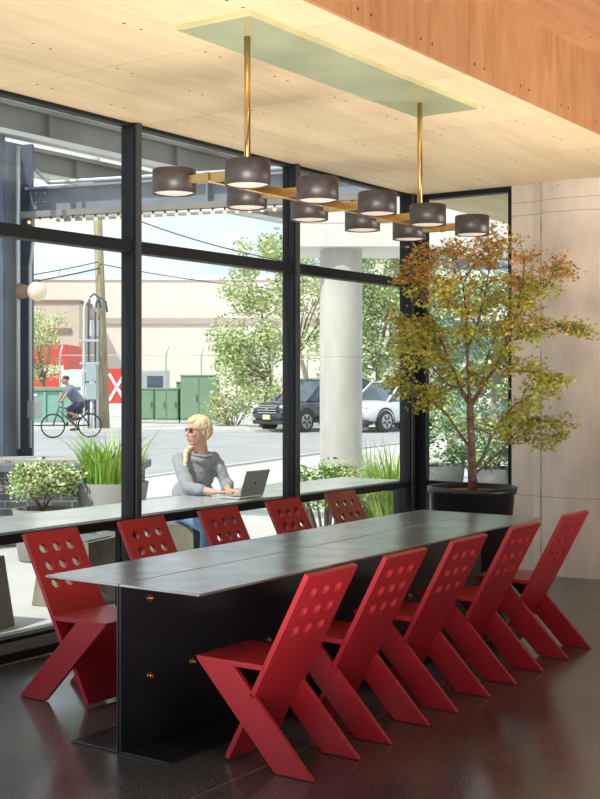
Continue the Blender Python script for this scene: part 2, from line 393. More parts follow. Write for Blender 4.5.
M['tyre'] = mat('tyre_rubber', (.025, .025, .027), .8)
M['rim'] = mat('alloy_rim', (.45, .47, .5), .35, .7)
M['plate'] = mat('yellow_white_number_plate', (.80, .72, .40), .5)
M['lens'] = mat('headlight_lens', (.75, .78, .8), .1, .3)
M['skin'] = mat('skin', (.62, .36, .26), .5); M['skin_tan'] = mat('tanned_skin', (.50, .27, .19), .5)
M['hair_blonde'] = mat('blonde_hair', (.74, .60, .39), .55, var=.28, vscale=40, bump=.6, bscale=55, stretch=(1, 1, .4))
M['sweater'] = mat('grey_knit', (.30, .315, .345), .9, var=.12, vscale=60, bump=.4, bscale=90)
M['jeans'] = mat('light_blue_denim', (.19, .32, .53), .8, var=.2, vscale=25)
M['lens_dark'] = mat('dark_sunglass_lens', (.015, .013, .014), .1, 0, .8); M['lip'] = mat('rose_lips', (.50, .16, .14), .45)
M['alu'] = mat('silver_aluminium', (.36, .40, .39), .45, .2); M['alu_lt'] = mat('light_aluminium', (.62, .63, .64), .35, .5)
M['keys'] = mat('dark_keys', (.03, .03, .035), .5); M['screen'] = mat('screen_glass', (.02, .025, .03), .1, emit=(.5, .6, .7), estr=.3)
M['shirt'] = mat('slate_tshirt', (.17, .19, .25), .85); M['shorts'] = mat('navy_shorts', (.04, .05, .085), .85); M['hair_dark'] = mat('dark_hair', (.05, .035, .028), .7)
M['bike'] = mat('dark_bike_frame', (.05, .09, .12), .4, .3)
M['counter'] = mat('pale_grey_stone_counter', (.42, .44, .45), .22, 0, .6, var=.12, vscale=3)
M['shoe'] = mat('tan_shoe', (.42, .27, .12), .7)
M['fence'] = mat('light_grey_fence', (.66, .66, .67), .7, var=.06, vscale=1)

# ------------------------------------------------------------------ room shell
def structure(o): o['kind'] = 'structure'; return o
CEIL = 3.31
structure(MB().box((-4, -7, -.12), (14, 5.40, 0)).build('floor', M['floor']))
structure(MB().box((-4, 3.075, CEIL), (14, 5.60, CEIL+.12)).build('ceiling', M['ply']))
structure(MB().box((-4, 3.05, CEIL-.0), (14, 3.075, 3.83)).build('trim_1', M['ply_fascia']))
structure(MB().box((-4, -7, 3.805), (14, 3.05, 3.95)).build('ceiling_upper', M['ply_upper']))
structure(MB().box((-4, 5.42, CEIL+.12), (14, 5.60, 4.15)).build('wall_window_parapet', M['white_wall']))

XE = 9.80                                      # plane of the short end window
GY = 5.475                                     # plane of the long glass
def window(n, x0, x1, last):
    r = thing('window_%d' % n, None, None, (x0, 5.42, 0), kind='structure')
    W_ = x1 - x0; m = MB(); w_ = .07
    m.box((W_-w_, 0, .0), (W_, .11, CEIL))                         # mullion
    MB().box((W_-w_+.014, -.018, .0), (W_-.010, 0, CEIL)).build('mullion_lit_strip', M['lit_grey'], r, bevel=.003)  # strip carrying the painted room light of the front face
    m.box((0, .01, 2.468), (W_-w_, .11, 2.545))                    # transom
    m.box((0, .02, 3.285), (W_-w_, .10, CEIL))                     # head
    m.box((0, .005, .685), (W_-w_, .05, .742))                     # counter rail
    m.box((0, .0, .0), (W_-w_, .11, .052))                         # base
    m.box((0, .02, .11), (W_-w_, .10, .135))
    m.build('frame', M['black_frame'], r, bevel=.004)
    s = MB().box((0, .012, .052), (W_-w_, .11, .112)); s.build('sill', M['sill_grey'], r)
    for z0, z1 in ((.135, .675), (.742, 2.468), (2.545, 3.285)):
        MB().box((0, .048, z0), (W_-w_, .060, z1)).build('glass_pane', M['glass'], r)
    return r
window(1, 4.25, 6.08, 0); window(2, 6.08, 7.91, 0); window(3, 7.91, 9.735, 0)
window(4, 2.42, 4.25, 0)
cp = MB(); cp.box((9.735, 5.40, 0), (9.86, 5.53, CEIL)); cp.box((9.755, 5.385, 0), (9.80, 5.40, CEIL)); cp.box((9.785, 5.33, 0), (9.86, 5.40, CEIL)); 
structure(cp.build('trim_2', M['black_frame'], bevel=.004))
r = thing('window_5', None, None, (XE, 4.50, 0), kind='structure')
m = MB(); L_ = .83
m.box((0, 0, 0), (.10, .035, CEIL)); m.box((0, .035, 3.265), (.10, L_, CEIL)); m.box((0, .035, .0), (.10, L_, .13)); m.box((.01, .035, .675), (.06, L_, .742))
m.build('frame', M['black_frame'], r, bevel=.004)
for z0, z1 in ((.13, .675), (.742, 3.265)): MB().box((.045, .035, z0), (.057, L_, z1)).build('glass_pane', M['glass'], r)
structure(MB().box((9.80, 4.0, 0), (9.95, 4.50, CEIL)).build('wall_end', M['col_in']))

# big round concrete column at the right edge
CCX, CCY, CR = 10.52, 4.0, .78
m = MB(); n = 96
m.lathe([(CR, 0), (CR, 3.31)], (0, 0, 0), n)
# raised formwork seam (a thin vertical ridge) facing the room
a = math.radians(180+3)
col = structure(m.build('concrete_column', M['col_in'], loc=(CCX, CCY, 0)))
tx, ty = at(541, 10.3)
ang = None
best = 9
for k in range(3600):
    t_ = 2*PI*k/3600; X_, Y_ = CCX+CR*math.cos(t_), CCY+CR*math.sin(t_)
    d_ = X_*FX+Y_*FY; l_ = X_*FY-Y_*FX
    if d_ < CCX*FX+CCY*FY and abs(300+1236.1*l_/d_-541) < best: best = abs(300+1236.1*l_/d_-541); ang = t_
m = MB(); u_ = Vector((math.cos(ang), math.sin(ang), 0)); v_ = Vector((-u_.y, u_.x, 0))
m.obox(u_*CR + Vector((0,0,1.655)), u_, v_, (0,0,1), .004, .007, 1.655)
sm = m.build('formwork_seam', mat('stained_concrete_seam', (.52, .44, .37), .85, var=.4, vscale=8), col)
structure(MB().box((10.75, -7, 0), (10.95, 3.9, 3.85)).build('wall_right', M['col_in']))

structure(MB().box((-4, -7.15, 0), (14, -7.0, 3.95)).build('wall_back_unseen', mat('warm_grey_plaster', (.33, .31, .29), .85, var=.06, vscale=2)))  # unseen wall, added to darken the faces turned towards the room

# ------------------------------------------------------------------ communal table
TX0, TX1, TYL, TYS, TYR = 4.01, 7.556, 4.155, 3.704, 3.253
tb = thing('communal_table', 'long blackened steel communal table made of two folded channels bolted back to back', 'table', (TX0, TYS, 0))
TL = TX1 - TX0
def channel(sgn):
    t = .010
    top = MB().box((0, min(sgn*.003, sgn*.452), .728), (TL, max(sgn*.003, sgn*.452), .740)); top.build('tabletop', M['steel_top'], tb, bevel=.003)
    wb = MB().box((0, min(sgn*.003, sgn*(.003+t)), .010), (TL, max(sgn*.003, sgn*(.003+t)), .728)); wb.build('web_plate', M['steel_web'], tb, bevel=.003)
    ft = MB().box((0, min(sgn*.003, sgn*.29), .0), (TL, max(sgn*.003, sgn*.29), .010)); ft.build('foot_flange', M['steel_web'], tb, bevel=.003)
channel(1); channel(-1)
for bx, bz in ((.19, .655), (.19, .307), (.49, .315), (1.10, .31), (1.98, .316), (2.56, .325), (3.44, .33), (1.10, .655), (1.98, .655), (2.56, .655), (3.44, .655)):
    m = MB()
    m.tube([(bx, -.013, bz), (bx, -.017, bz)], .0175, 20)
    m.tube([(bx, -.017, bz), (bx, -.030, bz)], .013, 6)
    m.tube([(bx, -.030, bz), (bx, -.036, bz)], .007, 10)
    m.build('bolt', M['bolt'], tb)

# ------------------------------------------------------------------ zigzag chairs
CW = .38
def board_mesh():
    th = .023; d = Vector((0, -.464, .886)); nf = Vector((0, .886, .464)); p0 = Vector((0, .452, .0)) 
    Ltot = .940; lo = .012
    m = MB()
    def P(x, u, s): return p0 + d*u + nf*(th*s) + Vector((x, 0, 0))
    def quad(x0, x1, u0, u1):
        for s in (0, 1):
            q = [P(x0,u0,s), P(x1,u0,s), P(x1,u1,s), P(x0,u1,s)]
            m.add(q, [(0,1,2,3) if s else (3,2,1,0)])
    W2 = CW/2; split = .335; inset = .025
    sp = .097; us = [Ltot - .093 - .096*k for k in range(3)][::-1]; xs = [-sp, 0, sp]
    cu0, cu1 = us[0]-.048, us[-1]+.048; cx0, cx1 = -1.5*sp, 1.5*sp
    quad(-W2+inset, W2-inset, lo, split)
    quad(-W2, W2, split, cu0); quad(-W2, W2, cu1, Ltot)
    quad(-W2, cx0, cu0, cu1); quad(cx1, W2, cu0, cu1)
    R_ = .0265; K = 24
    for u in us:
        for x in xs:
            circ = []; sq = []
            for k in range(K):
                a = 2*PI*(k+.5)/K; c, s_ = math.cos(a), math.sin(a); mx_ = max(abs(c), abs(s_))
                circ.append((x+R_*c, u+R_*s_)); sq.append((x+sp/2*c/mx_, u+.048*s_/mx_))
            for k in range(4):    # true corners
                a = PI/4+PI/2*k
            corners = [(1,1),(-1,1),(-1,-1),(1,-1)]
            for s in (0, 1):
                for k in range(K):
                    k2 = (k+1) % K
                    pts = [circ[k], circ[k2], sq[k2], sq[k]]
                    a0 = 2*PI*(k+.5)/K; a1 = 2*PI*(k+1.5)/K
                    extra = None
                    for ci, (sx_, sy_) in enumerate(corners):
                        ca = PI/4+PI/2*ci
                        if a0 < ca < a1: extra = (x+sx_*sp/2, u+sy_*.048)
                    poly = [circ[k], circ[k2], sq[k2]] + ([extra] if extra else []) + [sq[k]]
                    v3 = [P(px_, pu_, s) for px_, pu_ in poly]
                    m.add(v3, [list(range(len(v3)))[::-1] if s else list(range(len(v3)))])
            vs = [P(a_, b_, 0) for a_, b_ in circ] + [P(a_, b_, 1) for a_, b_ in circ]
            m.add(vs, [(k, (k+1) % K, K+(k+1) % K, K+k) for k in range(K)], True)
    out = [(-W2+inset, lo), (W2-inset, lo), (W2-inset, split), (W2, split), (W2, Ltot), (-W2, Ltot), (-W2, split), (-W2+inset, split)]
    nO = len(out)
    m.add([P(a_, b_, 0) for a_, b_ in out]+[P(a_, b_, 1) for a_, b_ in out], [(k, (k+1) % nO, nO+(k+1) % nO, nO+k) for k in range(nO)])
    return m
def make_chair(label, mt, loc, rz):
    c = thing('zigzag_chair', label, 'chair', loc, rz, 'zigzag chairs around the communal table')
    board_mesh().build('backrest', mt, c)
    W2 = CW/2
    MB().prism([(.236+.012, .420), (.592, .420), (.606, .443), (.224+.012, .443)], lambda y, z: (-W2, y, z), lambda y, z: (W2, y, z)).build('seat', mt, c, bevel=.0015)
    for s in (-1, 1):
        x0, x1 = (-W2, -W2+.023) if s < 0 else (W2-.023, W2)
        lg = MB().prism([(0, .004), (.186, .004), (.592, .420), (.400, .420)], lambda y, z, a=x0: (a, y, z), lambda y, z, a=x1: (a, y, z)).build('leg', mt, c, bevel=.0015)
        g = MB().box((x0+.003, .012, 0), (x1-.003, .17, .004)); g.build('glide', M['rubber'], lg)
    return c
RB = 2.786
right_labels = ['red zigzag chair nearest the camera, on the room side by the near table end',
                'red zigzag chair second from the camera on the room side of the table',
                'middle one of the five red zigzag chairs on the room side of the table',
                'red zigzag chair fourth from the camera on the room side of the table',
                'red zigzag chair by the concrete column, at the far end of the room side']
left_labels = ['red zigzag chair at the near left corner of the table, its leg fully in view',
               'red zigzag chair on the window side in front of the first mullion',
               'red zigzag chair on the window side in front of the seated woman',
               'red zigzag chair on the window side just right of the laptop',
               'wood-grained brownish red zigzag chair at the far end of the window side']
proto = None
for x, lb in zip((4.158, 4.787, 5.436, 6.118, 6.843), right_labels):
    loc = (x + CW/2, RB, 0)
    if proto is None: proto = make_chair(lb, M['red'], loc, 0)
    else: dup(proto, loc, 0, lb)
for i, (x, y, lb) in enumerate(zip((4.45, 5.15, 5.86, 6.56, 7.27), (4.80, 4.79, 4.79, 4.79, 4.79), left_labels)):
    loc = (x + CW/2, y, 0)
    if i < 4: dup(proto, loc, PI, lb)
    else: make_chair(lb, M['red_wood'], loc, PI)

# ------------------------------------------------------------------ brass pendant with ten drum shades
LX = 4.40; LYC = 3.56; LZ = 2.565
lamp = thing('linear_pendant_lamp', 'long brass pendant lamp with ten dark drum shades above the table', 'lamp', (LX, LYC, CEIL))
MB().box((.09, -.21, -.028), (2.41, .215, -.0)).build('canopy_plate', M['brass_plate'], lamp, bevel=.003)
br = MB()
for rx in (.355, 2.065):
    m = MB(); m.tube([(rx, 0, -.03), (rx, 0, LZ-CEIL+.0)], .0155, 20); m.build('rod', M['brass'], lamp)
MB().box((.04, -.0125, LZ-CEIL-.022), (2.36, .0125, LZ-CEIL+.022)).build('bar', M['brass'], lamp, bevel=.002)
def shade(x, y, side):
    z = 2.566 - CEIL
    ym = -side*.0
    h = .057; R_ = .103
    m = MB(); m.lathe([(0, h), (R_-.004, h), (R_, h-.004), (R_, -h), (R_-.004, -h), (R_-.004, -h+.012)], (x, y, z), 48)
    sh = m.build('lamp_shade', M['shade'], lamp)
    m = MB(); m.lathe([(R_-.004, -h+.010), (R_-.03, -h+.002), (0, -h-.002)], (x, y, z), 48); m.build('diffuser', M['diffuser'], sh)
    y0, y1 = sorted((0, y - side*(R_-.01)))
    MB().box((x-.02, y0, LZ-CEIL-.020), (x+.02, y1, LZ-CEIL+.020)).build('arm', M['brass'], sh, bevel=.002)
for X_ in (4.47, 5.04, 5.61, 6.165, 6.72): shade(X_-LX, -.216, -1)
for X_ in (4.47, 5.04, 5.61, 6.165, 6.72): shade(X_-LX, .216, 1)

# ------------------------------------------------------------------ potted maple
PX, PY = 8.36, 4.16
mp_ = thing('potted_maple_tree', 'small maple with yellow-green and russet leaves in a round black planter by the column', 'potted tree', (PX, PY, 0))
RIM = .845
m = MB(); m.lathe([(0, 0), (.235, 0), (.25, .02), (.315, RIM-.05), (.332, RIM-.045), (.335, RIM), (.310, RIM), (.300, RIM-.06), (0, RIM-.06)], (0, 0, 0), 64)
m.build('pot', M['pot_black'], mp_)
m = MB(); m.lathe([(.302, RIM-.05), (.2, RIM-.03), (0, RIM-.022)], (0, 0, 0), 40); m.build('soil', M['mulch'], mp_)
Q = .00752                                       # metres per step of the branch plan at the tree
def TP(px, py, dd=0.0): # branch plan: sideways, up, and depth offset
    return RIGHT*((px-469)*Q) + FWD*dd + Vector((0, 0, CAM_H + (382.5-py)*Q))
trunk = MB(); trunk.tube([TP(470, 488), TP(469, 470), TP(468.5, 445), TP(467.5, 425), TP(467, 410), TP(467, 402)], [.038, .031, .029, .027, .027, .024], 12)
trunk.build('trunk', M['bark'], mp_)
branches = [
 ([(467,405,0),(458,388,.02),(450,368,.05),(442,345,.10),(430,315,.14),(418,285,.16),(408,262,.15)], .017),
 ([(467,405,0),(465,385,-.02),(463,350,-.05),(462,318,-.08),(458,285,-.10),(450,255,-.1)], .016),
 ([(468,404,0),(478,388,-.03),(490,368,-.08),(500,345,-.12),(508,320,-.16),(514,290,-.2),(516,262,-.22)], .018),
 ([(466,446,0),(456,432,.03),(446,416,.05),(434,404,.08),(418,396,.10),(404,388,.12),(394,378,.12)], .012),
 ([(471,470,0),(480,455,-.02),(487,438,-.04),(496,420,-.06),(510,404,-.10),(530,392,-.12),(548,385,-.12)], .011),
 ([(471,474,0),(484,464,.03),(500,450,.06),(516,432,.10),(532,418,.12),(548,422,.14),(562,436,.14)], .010),
 ([(500,345,-.12),(520,335,-.1),(540,330,-.05),(556,326,-.02),(569,328,.0)], .009),
 ([(442,345,.10),(428,338,.2),(412,330,.26),(398,318,.28)], .009),
 ([(463,350,-.05),(475,325,.05),(484,295,.12),(490,262,.15),(488,245,.15)], .010),
 ([(430,315,.14),(420,330,.06),(405,340,0),(396,350,-.05)], .007),
 ([(490,368,-.08),(500,372,-.2),(520,372,-.3),(540,378,-.34)], .008),
 ([(462,318,-.08),(448,310,-.25),(436,300,-.34),(425,285,-.36)], .008),
 ([(478,388,-.03),(486,360,.14),(500,330,.26),(520,300,.34),(530,280,.34)], .010),
 ([(458,388,.02),(448,385,.16),(436,370,.3),(430,350,.38)], .008),
 ([(508,320,-.16),(526,300,-.22),(540,285,-.24),(546,270,-.22)], .008),
 ([(458,285,-.10),(470,262,-.18),(480,248,-.2)], .007),
 ([(418,285,.16),(432,262,.2),(446,248,.2)], .007),
]
tipspots = []
for pl, r0 in branches:
    pts = [TP(*p) for p in pl]; n_ = len(pts)
    m = MB(); m.tube(pts, [r0*(1-.72*i/(n_-1)) for i in range(n_)], 8)
    L0 = 0 if n_ < 6 else 2
    for i in range(L0, n_-1):
        for _ in range(5):
            t_ = random.random(); p = pts[i].lerp(pts[i+1], t_)
            dirv = (pts[i+1]-pts[i]).normalized()
            a = Vector((random.uniform(-1,1), random.uniform(-1,1), random.uniform(-.35,.6))).normalized()
            dv = (dirv*.6 + a).normalized(); ln = random.uniform(.08, .22)
            q1 = p + dv*ln*.5; q2 = p + dv*ln + Vector((0,0,-.015))
            m.tube([p, q1, q2], [.0035, .0028, .0016], 5, False); tipspots += [q1, q2, q2]
    m.build('branch', M['bark'], mp_)
    tipspots += [pts[-1]]*3 + [pts[-2]]*2
def leaf_shape(m, c, size, nrm, spin, slot):
    nrm = nrm.normalized(); a = nrm.orthogonal().normalized(); b = nrm.cross(a)
    ca, sa = math.cos(spin), math.sin(spin); u = a*ca + b*sa; v = b*ca - a*sa
    sh = [(0,-.15),(.28,-.42),(.25,-.12),(.75,-.22),(.42,.10),(.70,.50),(.26,.36),(0,1.0),(-.26,.36),(-.70,.50),(-.42,.10),(-.75,-.22),(-.25,-.12),(-.28,-.42)]
    vs = [c] + [c + (u*x + v*y)*size*.55 - nrm*(size*.12*(x*x+y*y)) for x, y in sh]
    n_ = len(sh); m.cur = slot
    m.add(vs, [(0, 1+i, 1+(i+1) % n_) for i in range(n_)])
m = MB()
for p in tipspots:
    for _ in range(13):
        g = Vector((random.gauss(0, .042), random.gauss(0, .042), random.gauss(0, .024)))
        c = p + g
        h = (c.z - 1.0)/1.7
        rnd = random.random()
        if h > .80: slot = 2 if rnd < .42 else (3 if rnd < .60 else 0)
        elif h > .58: slot = 0 if rnd < .50 else (2 if rnd < .66 else (1 if rnd < .96 else 3))
        else: slot = 1 if rnd < .60 else (0 if rnd < .93 else 2)
        leaf_shape(m, c, random.uniform(.028, .052), Vector((random.gauss(0,.8), random.gauss(0,.8), 1)), random.uniform(0, 6.28), slot)
m.build('foliage', [M['leaf_a'], M['leaf_b'], M['leaf_c'], M['leaf_d']], mp_)

# ------------------------------------------------------------------ ground outside
structure(MB().box((-4, 5.40, -.15), (18, 40, -.004)).build('ground_paving', M['paving']))
g = MB(); g.box((-60, -80, -.30), (-4, 120, -.02)); g.box((-4, -80, -.30), (120, -7, -.02)); g.box((18, -7, -.30), (120, 120, -.02)); g.box((-4, 40, -.3), (18, 120, -.02))
structure(g.build('ground_far', M['paving']))
# the street runs obliquely past the corner
SD = (RIGHT*-.70 + FWD*-.714).normalized()     # cars parked at an angle to the kerb
def ground_poly(name, pts, m_, z0, z1):
    P_ = [at(*p) for p in pts]
    return structure(MB().prism([(i,) for i in range(len(P_))], lambda i: (*P_[i], z0), lambda i: (*P_[i], z1)).build(name, m_))
ground_poly('street', [(-500, 12.5), (142, 21.2), (318, 28.4), (420, 34.5), (700, 60), (700, 75), (390, 42.4), (255, 40.0), (20, 40.5), (-500, 42)], M['asphalt'], -.3, .006)
ground_poly('curb', [(-500, 42), (20, 40.5), (255, 40.0), (390, 42.4), (700, 75), (700, 75.6), (390, 42.8), (255, 40.4), (20, 40.9), (-500, 42.4)], M['curb'], -.3, .10)
ground_poly('curb', [(-500, 12.2), (142, 20.9), (318, 28.1), (420, 34.2), (700, 59.6), (700, 60), (420, 34.5), (318, 28.4), (142, 21.2), (-500, 12.5)], M['curb'], -.3, .02)

# ------------------------------------------------------------------ bar counter along the glass
bc = thing('bar_counter', 'long pale stone bar counter running outside along the window wall', 'counter', (4.0, 5.5, 0))
MB().box((-1.5, .04, .700), (5.75, .68, .742)).build('countertop', M['counter'], bc, bevel=.004)
for x in (.20, 2.03, 3.86, 5.68): 
    MB().box((x, .06, .64), (x+.04, .60, .700)).build('bracket', M['black_frame'], bc)
    MB().box((x, .06, 0), (x+.04, .10, .64)).build('post', M['black_frame'], bc)

# stone stools under the counter
def stool(x, y, rz, label):
    t = thing('block_stool', label, 'stool', (x, y, 0), rz, 'faceted stone stools along the counter')
    b0, b1, h = .25, .20, .47
    vs = [(-b0,-b0,0),(b0,-b0,0),(b0,b0,0),(-b0,b0,0),(-b1,-b1,h),(b1,-b1,h),(b1,b1,h),(-b1,b1,h),(-b0,-b0+.30,0),(-b0+.30,-b0,0),(-b0+.025,-b0+.025,.22)]
    m = MB(); m.add(vs, [(8,3,2,1,9),(4,5,6,7),(9,1,5,4,10),(1,2,6,5),(2,3,7,6),(3,8,10,4,7)]); m.build('block', M['stone'], t)
    m = MB(); m.add([vs[8], vs[9], vs[10]], [(0,1,2)]); m.build('facet', M['facet_grey'], t)
    m = MB(); q = b1-.03
    m.box((-q, -q, h), (q, q, h+.012)); m.build('seat_pad', M['capstone'], t, bevel=.006)
    return t
stool(5.44, 6.42, .25, 'weathered stone stool at the far left under the counter')
stool(6.62, 6.50, .2, 'weathered stone stool seen behind the second window side chair')
stool(7.80, 6.50, .2, 'weathered stone stool under the seated woman')

# ------------------------------------------------------------------ people
def blob_body(name, mb, mat_, parent, vox, smooth=6):
    o = mb.build(name, mat_, parent)
    r = o.modifiers.new('remesh', 'REMESH'); r.mode = 'VOXEL'; r.voxel_size = vox; r.use_smooth_shade = True
    s = o.modifiers.new('smooth', 'SMOOTH'); s.factor = .5; s.iterations = smooth
    return o
def head_blobs(m, c, face, k=1.0):
    """skull, jaw, nose, lips, ears about the head centre c, looking along face"""
    f = Vector(face).normalized(); r_ = Vector((f.y, -f.x, 0)).normalized(); u = r_.cross(f)
    R = Matrix((r_, f, u)).transposed()
    def W_(x, y, z): return Vector(c) + (r_*x + f*y + u*z)*k
    m.ball(W_(0, -.012, .025), (.073*k, .094*k, .088*k), 20, 14, R)
    m.ball(W_(0, .022, -.030), (.058*k, .064*k, .075*k), 18, 12, R)
    m.ball(W_(0, .055, -.088), (.026*k, .026*k, .022*k), 12, 8, R)          # chin
    for s in (-1, 1):
        m.ball(W_(s*.036, .058, -.022), (.024*k, .024*k, .022*k), 12, 8, R)  # cheek
        m.ball(W_(s*.075, -.012, -.008), (.010*k, .020*k, .032*k), 10, 8, R) # ear
        m.ball(W_(s*.012, .082, -.032), (.010*k, .012*k, .009*k), 8, 6, R)   # nostril
    m.capsule(W_(0, .078, .022), W_(0, .101, -.026), .010*k, .014*k, 10)     # nose
    m.ball(W_(0, .080, .030), (.045*k, .014*k, .012*k), 12, 8, R)            # brow
    m.ball(W_(0, .076, -.056), (.024*k, .018*k, .008*k), 12, 8, R)           # upper lip
    m.ball(W_(0, .073, -.068), (.021*k, .018*k, .008*k), 12, 8, R)
    return W_, R
def hand_blobs(m, wrist, d, up, side, k=1.0, curl=.5):
    """palm, four unequal bent fingers and a thumb; d = direction of the hand, up = back of the hand, side = thumb side"""
    d, up, side = Vector(d).normalized(), Vector(up).normalized(), Vector(side).normalized()
    w_ = Vector(wrist)
    R = Matrix((side, d, up)).transposed()
    m.ball(w_ + d*.050*k, (.041*k, .055*k, .016*k), 14, 10, R)
    for off, ln in ((.030, .072), (.010, .082), (-.011, .076), (-.030, .060)):
        b_ = w_ + d*.090*k + side*off*k
        p1 = b_ + d*ln*.5*k + up*.006*k; p2 = p1 + (d*math.cos(curl*1.1) - up*math.sin(curl*1.1))*ln*.32*k; p3 = p2 + (d*math.cos(curl*2) - up*math.sin(curl*2))*ln*.28*k
        m.tube([b_ - d*.02*k, b_, p1, p2, p3], [.0088*k, .0088*k, .008*k, .0075*k, .006*k], 8); m.ball(p3, .0062*k, 8, 6)
    t0 = w_ + d*.030*k + side*.030*k; t1 = t0 + (d*.5 + side*.8)*.034*k; t2 = t1 + (d*.9 + side*.3 - up*.2)*.030*k
    m.tube([w_ + d*.015*k, t0, t1, t2], [.012*k, .012*k, .010*k, .008*k], 8); m.ball(t2, .008*k, 8, 6)

WX, WY = 7.77, 6.38
wm = thing('person', 'woman in a grey sweater and sunglasses typing on a laptop, looking left', 'person', (WX, WY, 0))
def o_(x, y, z): return Vector((x-WX, y-WY, z))
tf = Vector((-.50, -.866, 0)).normalized(); tr = Vector((tf.y, -tf.x, 0))          # chest direction, her right
hf = Vector((-.88, .42, -.04)).normalized()                                            # where she looks
hc = o_(7.716, 6.265, 1.232)
neck = o_(7.765, 6.275, 1.085); chest = o_(7.765, 6.33, .90); waist = o_(7.79, 6.38, .70); hips = o_(7.80, 6.42, .605)
shR = o_(7.765, 6.33, 1.005) + tr*.150; shL = o_(7.765, 6.33, 1.005) - tr*.150
elR = o_(7.475, 6.17, .80); elL = o_(7.90, 6.12, .80)
wrR = o_(7.480, 5.915, .778); wrL = o_(7.640, 5.905, .778)
knR = o_(7.60, 5.98, .50) + tr*.07; knL = o_(7.62, 5.98, .50) - tr*.09
hipR, hipL = hips + tr*.09, hips - tr*.09
anR = o_(7.60, 6.02, .10) + tr*.07; anL = o_(7.64, 6.02, .10) - tr*.10
Rt = Matrix((tr, tf, Vector((0,0,1)))).transposed()
b = MB()
W_, RH = head_blobs(b, hc, hf, 1.05)
b.capsule(neck - Vector((0,0,.03)), hc + Vector((.012,-.005,-.06)), .056, .050)
b.ball(chest, (.150, .095, .19), 18, 12, Rt); b.ball(waist, (.130, .095, .16), 18, 12, Rt); b.ball(hips, (.165, .125, .12), 18, 12, Rt)
for sh, el, wr in ((shR, elR, wrR), (shL, elL, wrL)):
    b.capsule(chest.lerp(sh, .6) + Vector((0,0,.03)), sh, .040, .040); b.capsule(sh, el, .050, .039); b.capsule(el, wr, .037, .024)
hand_blobs(b, wrR, (.10, -1, .02), (0, .05, 1), (1, .1, -.1), .95, .55); hand_blobs(b, wrL, (-.30, -1, .02), (0, .05, 1), (-1, .25, -.1), .95, .55)
for hp, kn, an in ((hipR, knR, anR), (hipL, knL, anL)):
    b.capsule(hp, kn, .085, .056); b.capsule(kn, an, .055, .036); b.capsule(an, an + tf*.12 - Vector((0,0,.06)), .035, .030)
blob_body('body', b, M['skin'], wm, .0045, 3)
s = MB()
s.ball(chest + Vector((0,0,.005)), (.165, .112, .19), 20, 12, Rt); s.ball(waist + Vector((0,0,-.02)), (.180, .130, .20), 20, 12, Rt); s.ball(hips + Vector((0,0,.03)), (.195, .150, .085), 20, 12, Rt)
s.ball(neck - Vector((0,0,.085)), (.115, .088, .050), 18, 10, Rt)
for sh, el, wr in ((shR, elR, wrR), (shL, elL, wrL)):
    s.capsule(neck.lerp(sh, .5) - Vector((0,0,.055)), sh, .058, .060); s.capsule(sh, el, .060, .052); s.capsule(el, el.lerp(wr, .50), .055, .046)
sw = blob_body('sweater', s, M['sweater'], wm, .008, 6)
fold = bpy.data.textures.new('knit_folds', 'CLOUDS'); fold.noise_scale = .11; fold.noise_depth = 2
dm = sw.modifiers.new('folds', 'DISPLACE'); dm.texture = fold; dm.strength = .035; dm.mid_level = .5
m = MB()                                                                                      # ribbed neckline
m.tube([neck + Vector((math.cos(a)*.084, math.sin(a)*.084, -.036 + .016*math.sin(a+.45))) for a in [2*PI*k/24 for k in range(25)]], .011, 8, False); m.build('collar', M['sweater'], sw)
j = MB(); j.ball(hips - Vector((0,0,.02)), (.180, .140, .11), 18, 10, Rt)
for hp, kn, an in ((hipR, knR, anR), (hipL, knL, anL)): j.capsule(hp, kn, .098, .070); j.capsule(kn, kn.lerp(an, .92), .069, .050)
blob_body('jeans', j, M['jeans'], wm, .010, 5)
for an in (anR, anL):
    m = MB(); m.capsule(an - Vector((0,0,.03)) - tf*.03, an + tf*.16 - Vector((0,0,.055)), .042, .036); blob_body('shoe', m, M['shoe'], wm, .008, 3)
h = MB()                                                                                      # hair swept back, braid over the shoulder
h.ball(W_(0, -.022, .040), (.080, .097, .086), 20, 14, RH); h.ball(W_(0, -.062, -.005), (.064, .056, .070), 18, 12, RH); h.ball(W_(0, .035, .082), (.054, .052, .034), 16, 10, RH)
for s_ in (-1, 1):
    h.ball(W_(s_*.062, .004, .045), (.020, .056, .048), 14, 10, RH); h.ball(W_(s_*.060, -.040, -.022), (.020, .032, .040), 14, 10, RH)
h.ball(W_(.01, -.01, .105), (.045, .06, .024), 12, 8, RH); h.ball(W_(-.01, -.092, .0), (.042, .022, .040), 12, 8, RH)
bp = [neck + tr*.055 - tf*.055 + Vector((0,0,.02)), neck + tr*.118 + tf*.0 + Vector((0,0,-.004)), neck + tr*.155 + tf*.055 - Vector((0,0,.045)), neck + tr*.170 + tf*.088 - Vector((0,0,.098)), neck + tr*.170 + tf*.092 - Vector((0,0,.145))]
h.tube(bp, [.018, .017, .016, .013, .007], 10)
for i in range(len(bp)-1):
    for t_ in (0, .34, .67): h.ball(bp[i].lerp(bp[i+1], t_) + tr*random.choice((-.006, .006)), (.022 - .0025*i), 10, 8)
hair = blob_body('hair', h, M['hair_blonde'], wm, .005, 2)
wave = bpy.data.textures.new('hair_waves', 'CLOUDS'); wave.noise_scale = .035; wave.noise_depth = 2
dm = hair.modifiers.new('waves', 'DISPLACE'); dm.texture = wave; dm.strength = .011; dm.mid_level = .5
g = thing('sunglasses', None, None); g.parent = wm
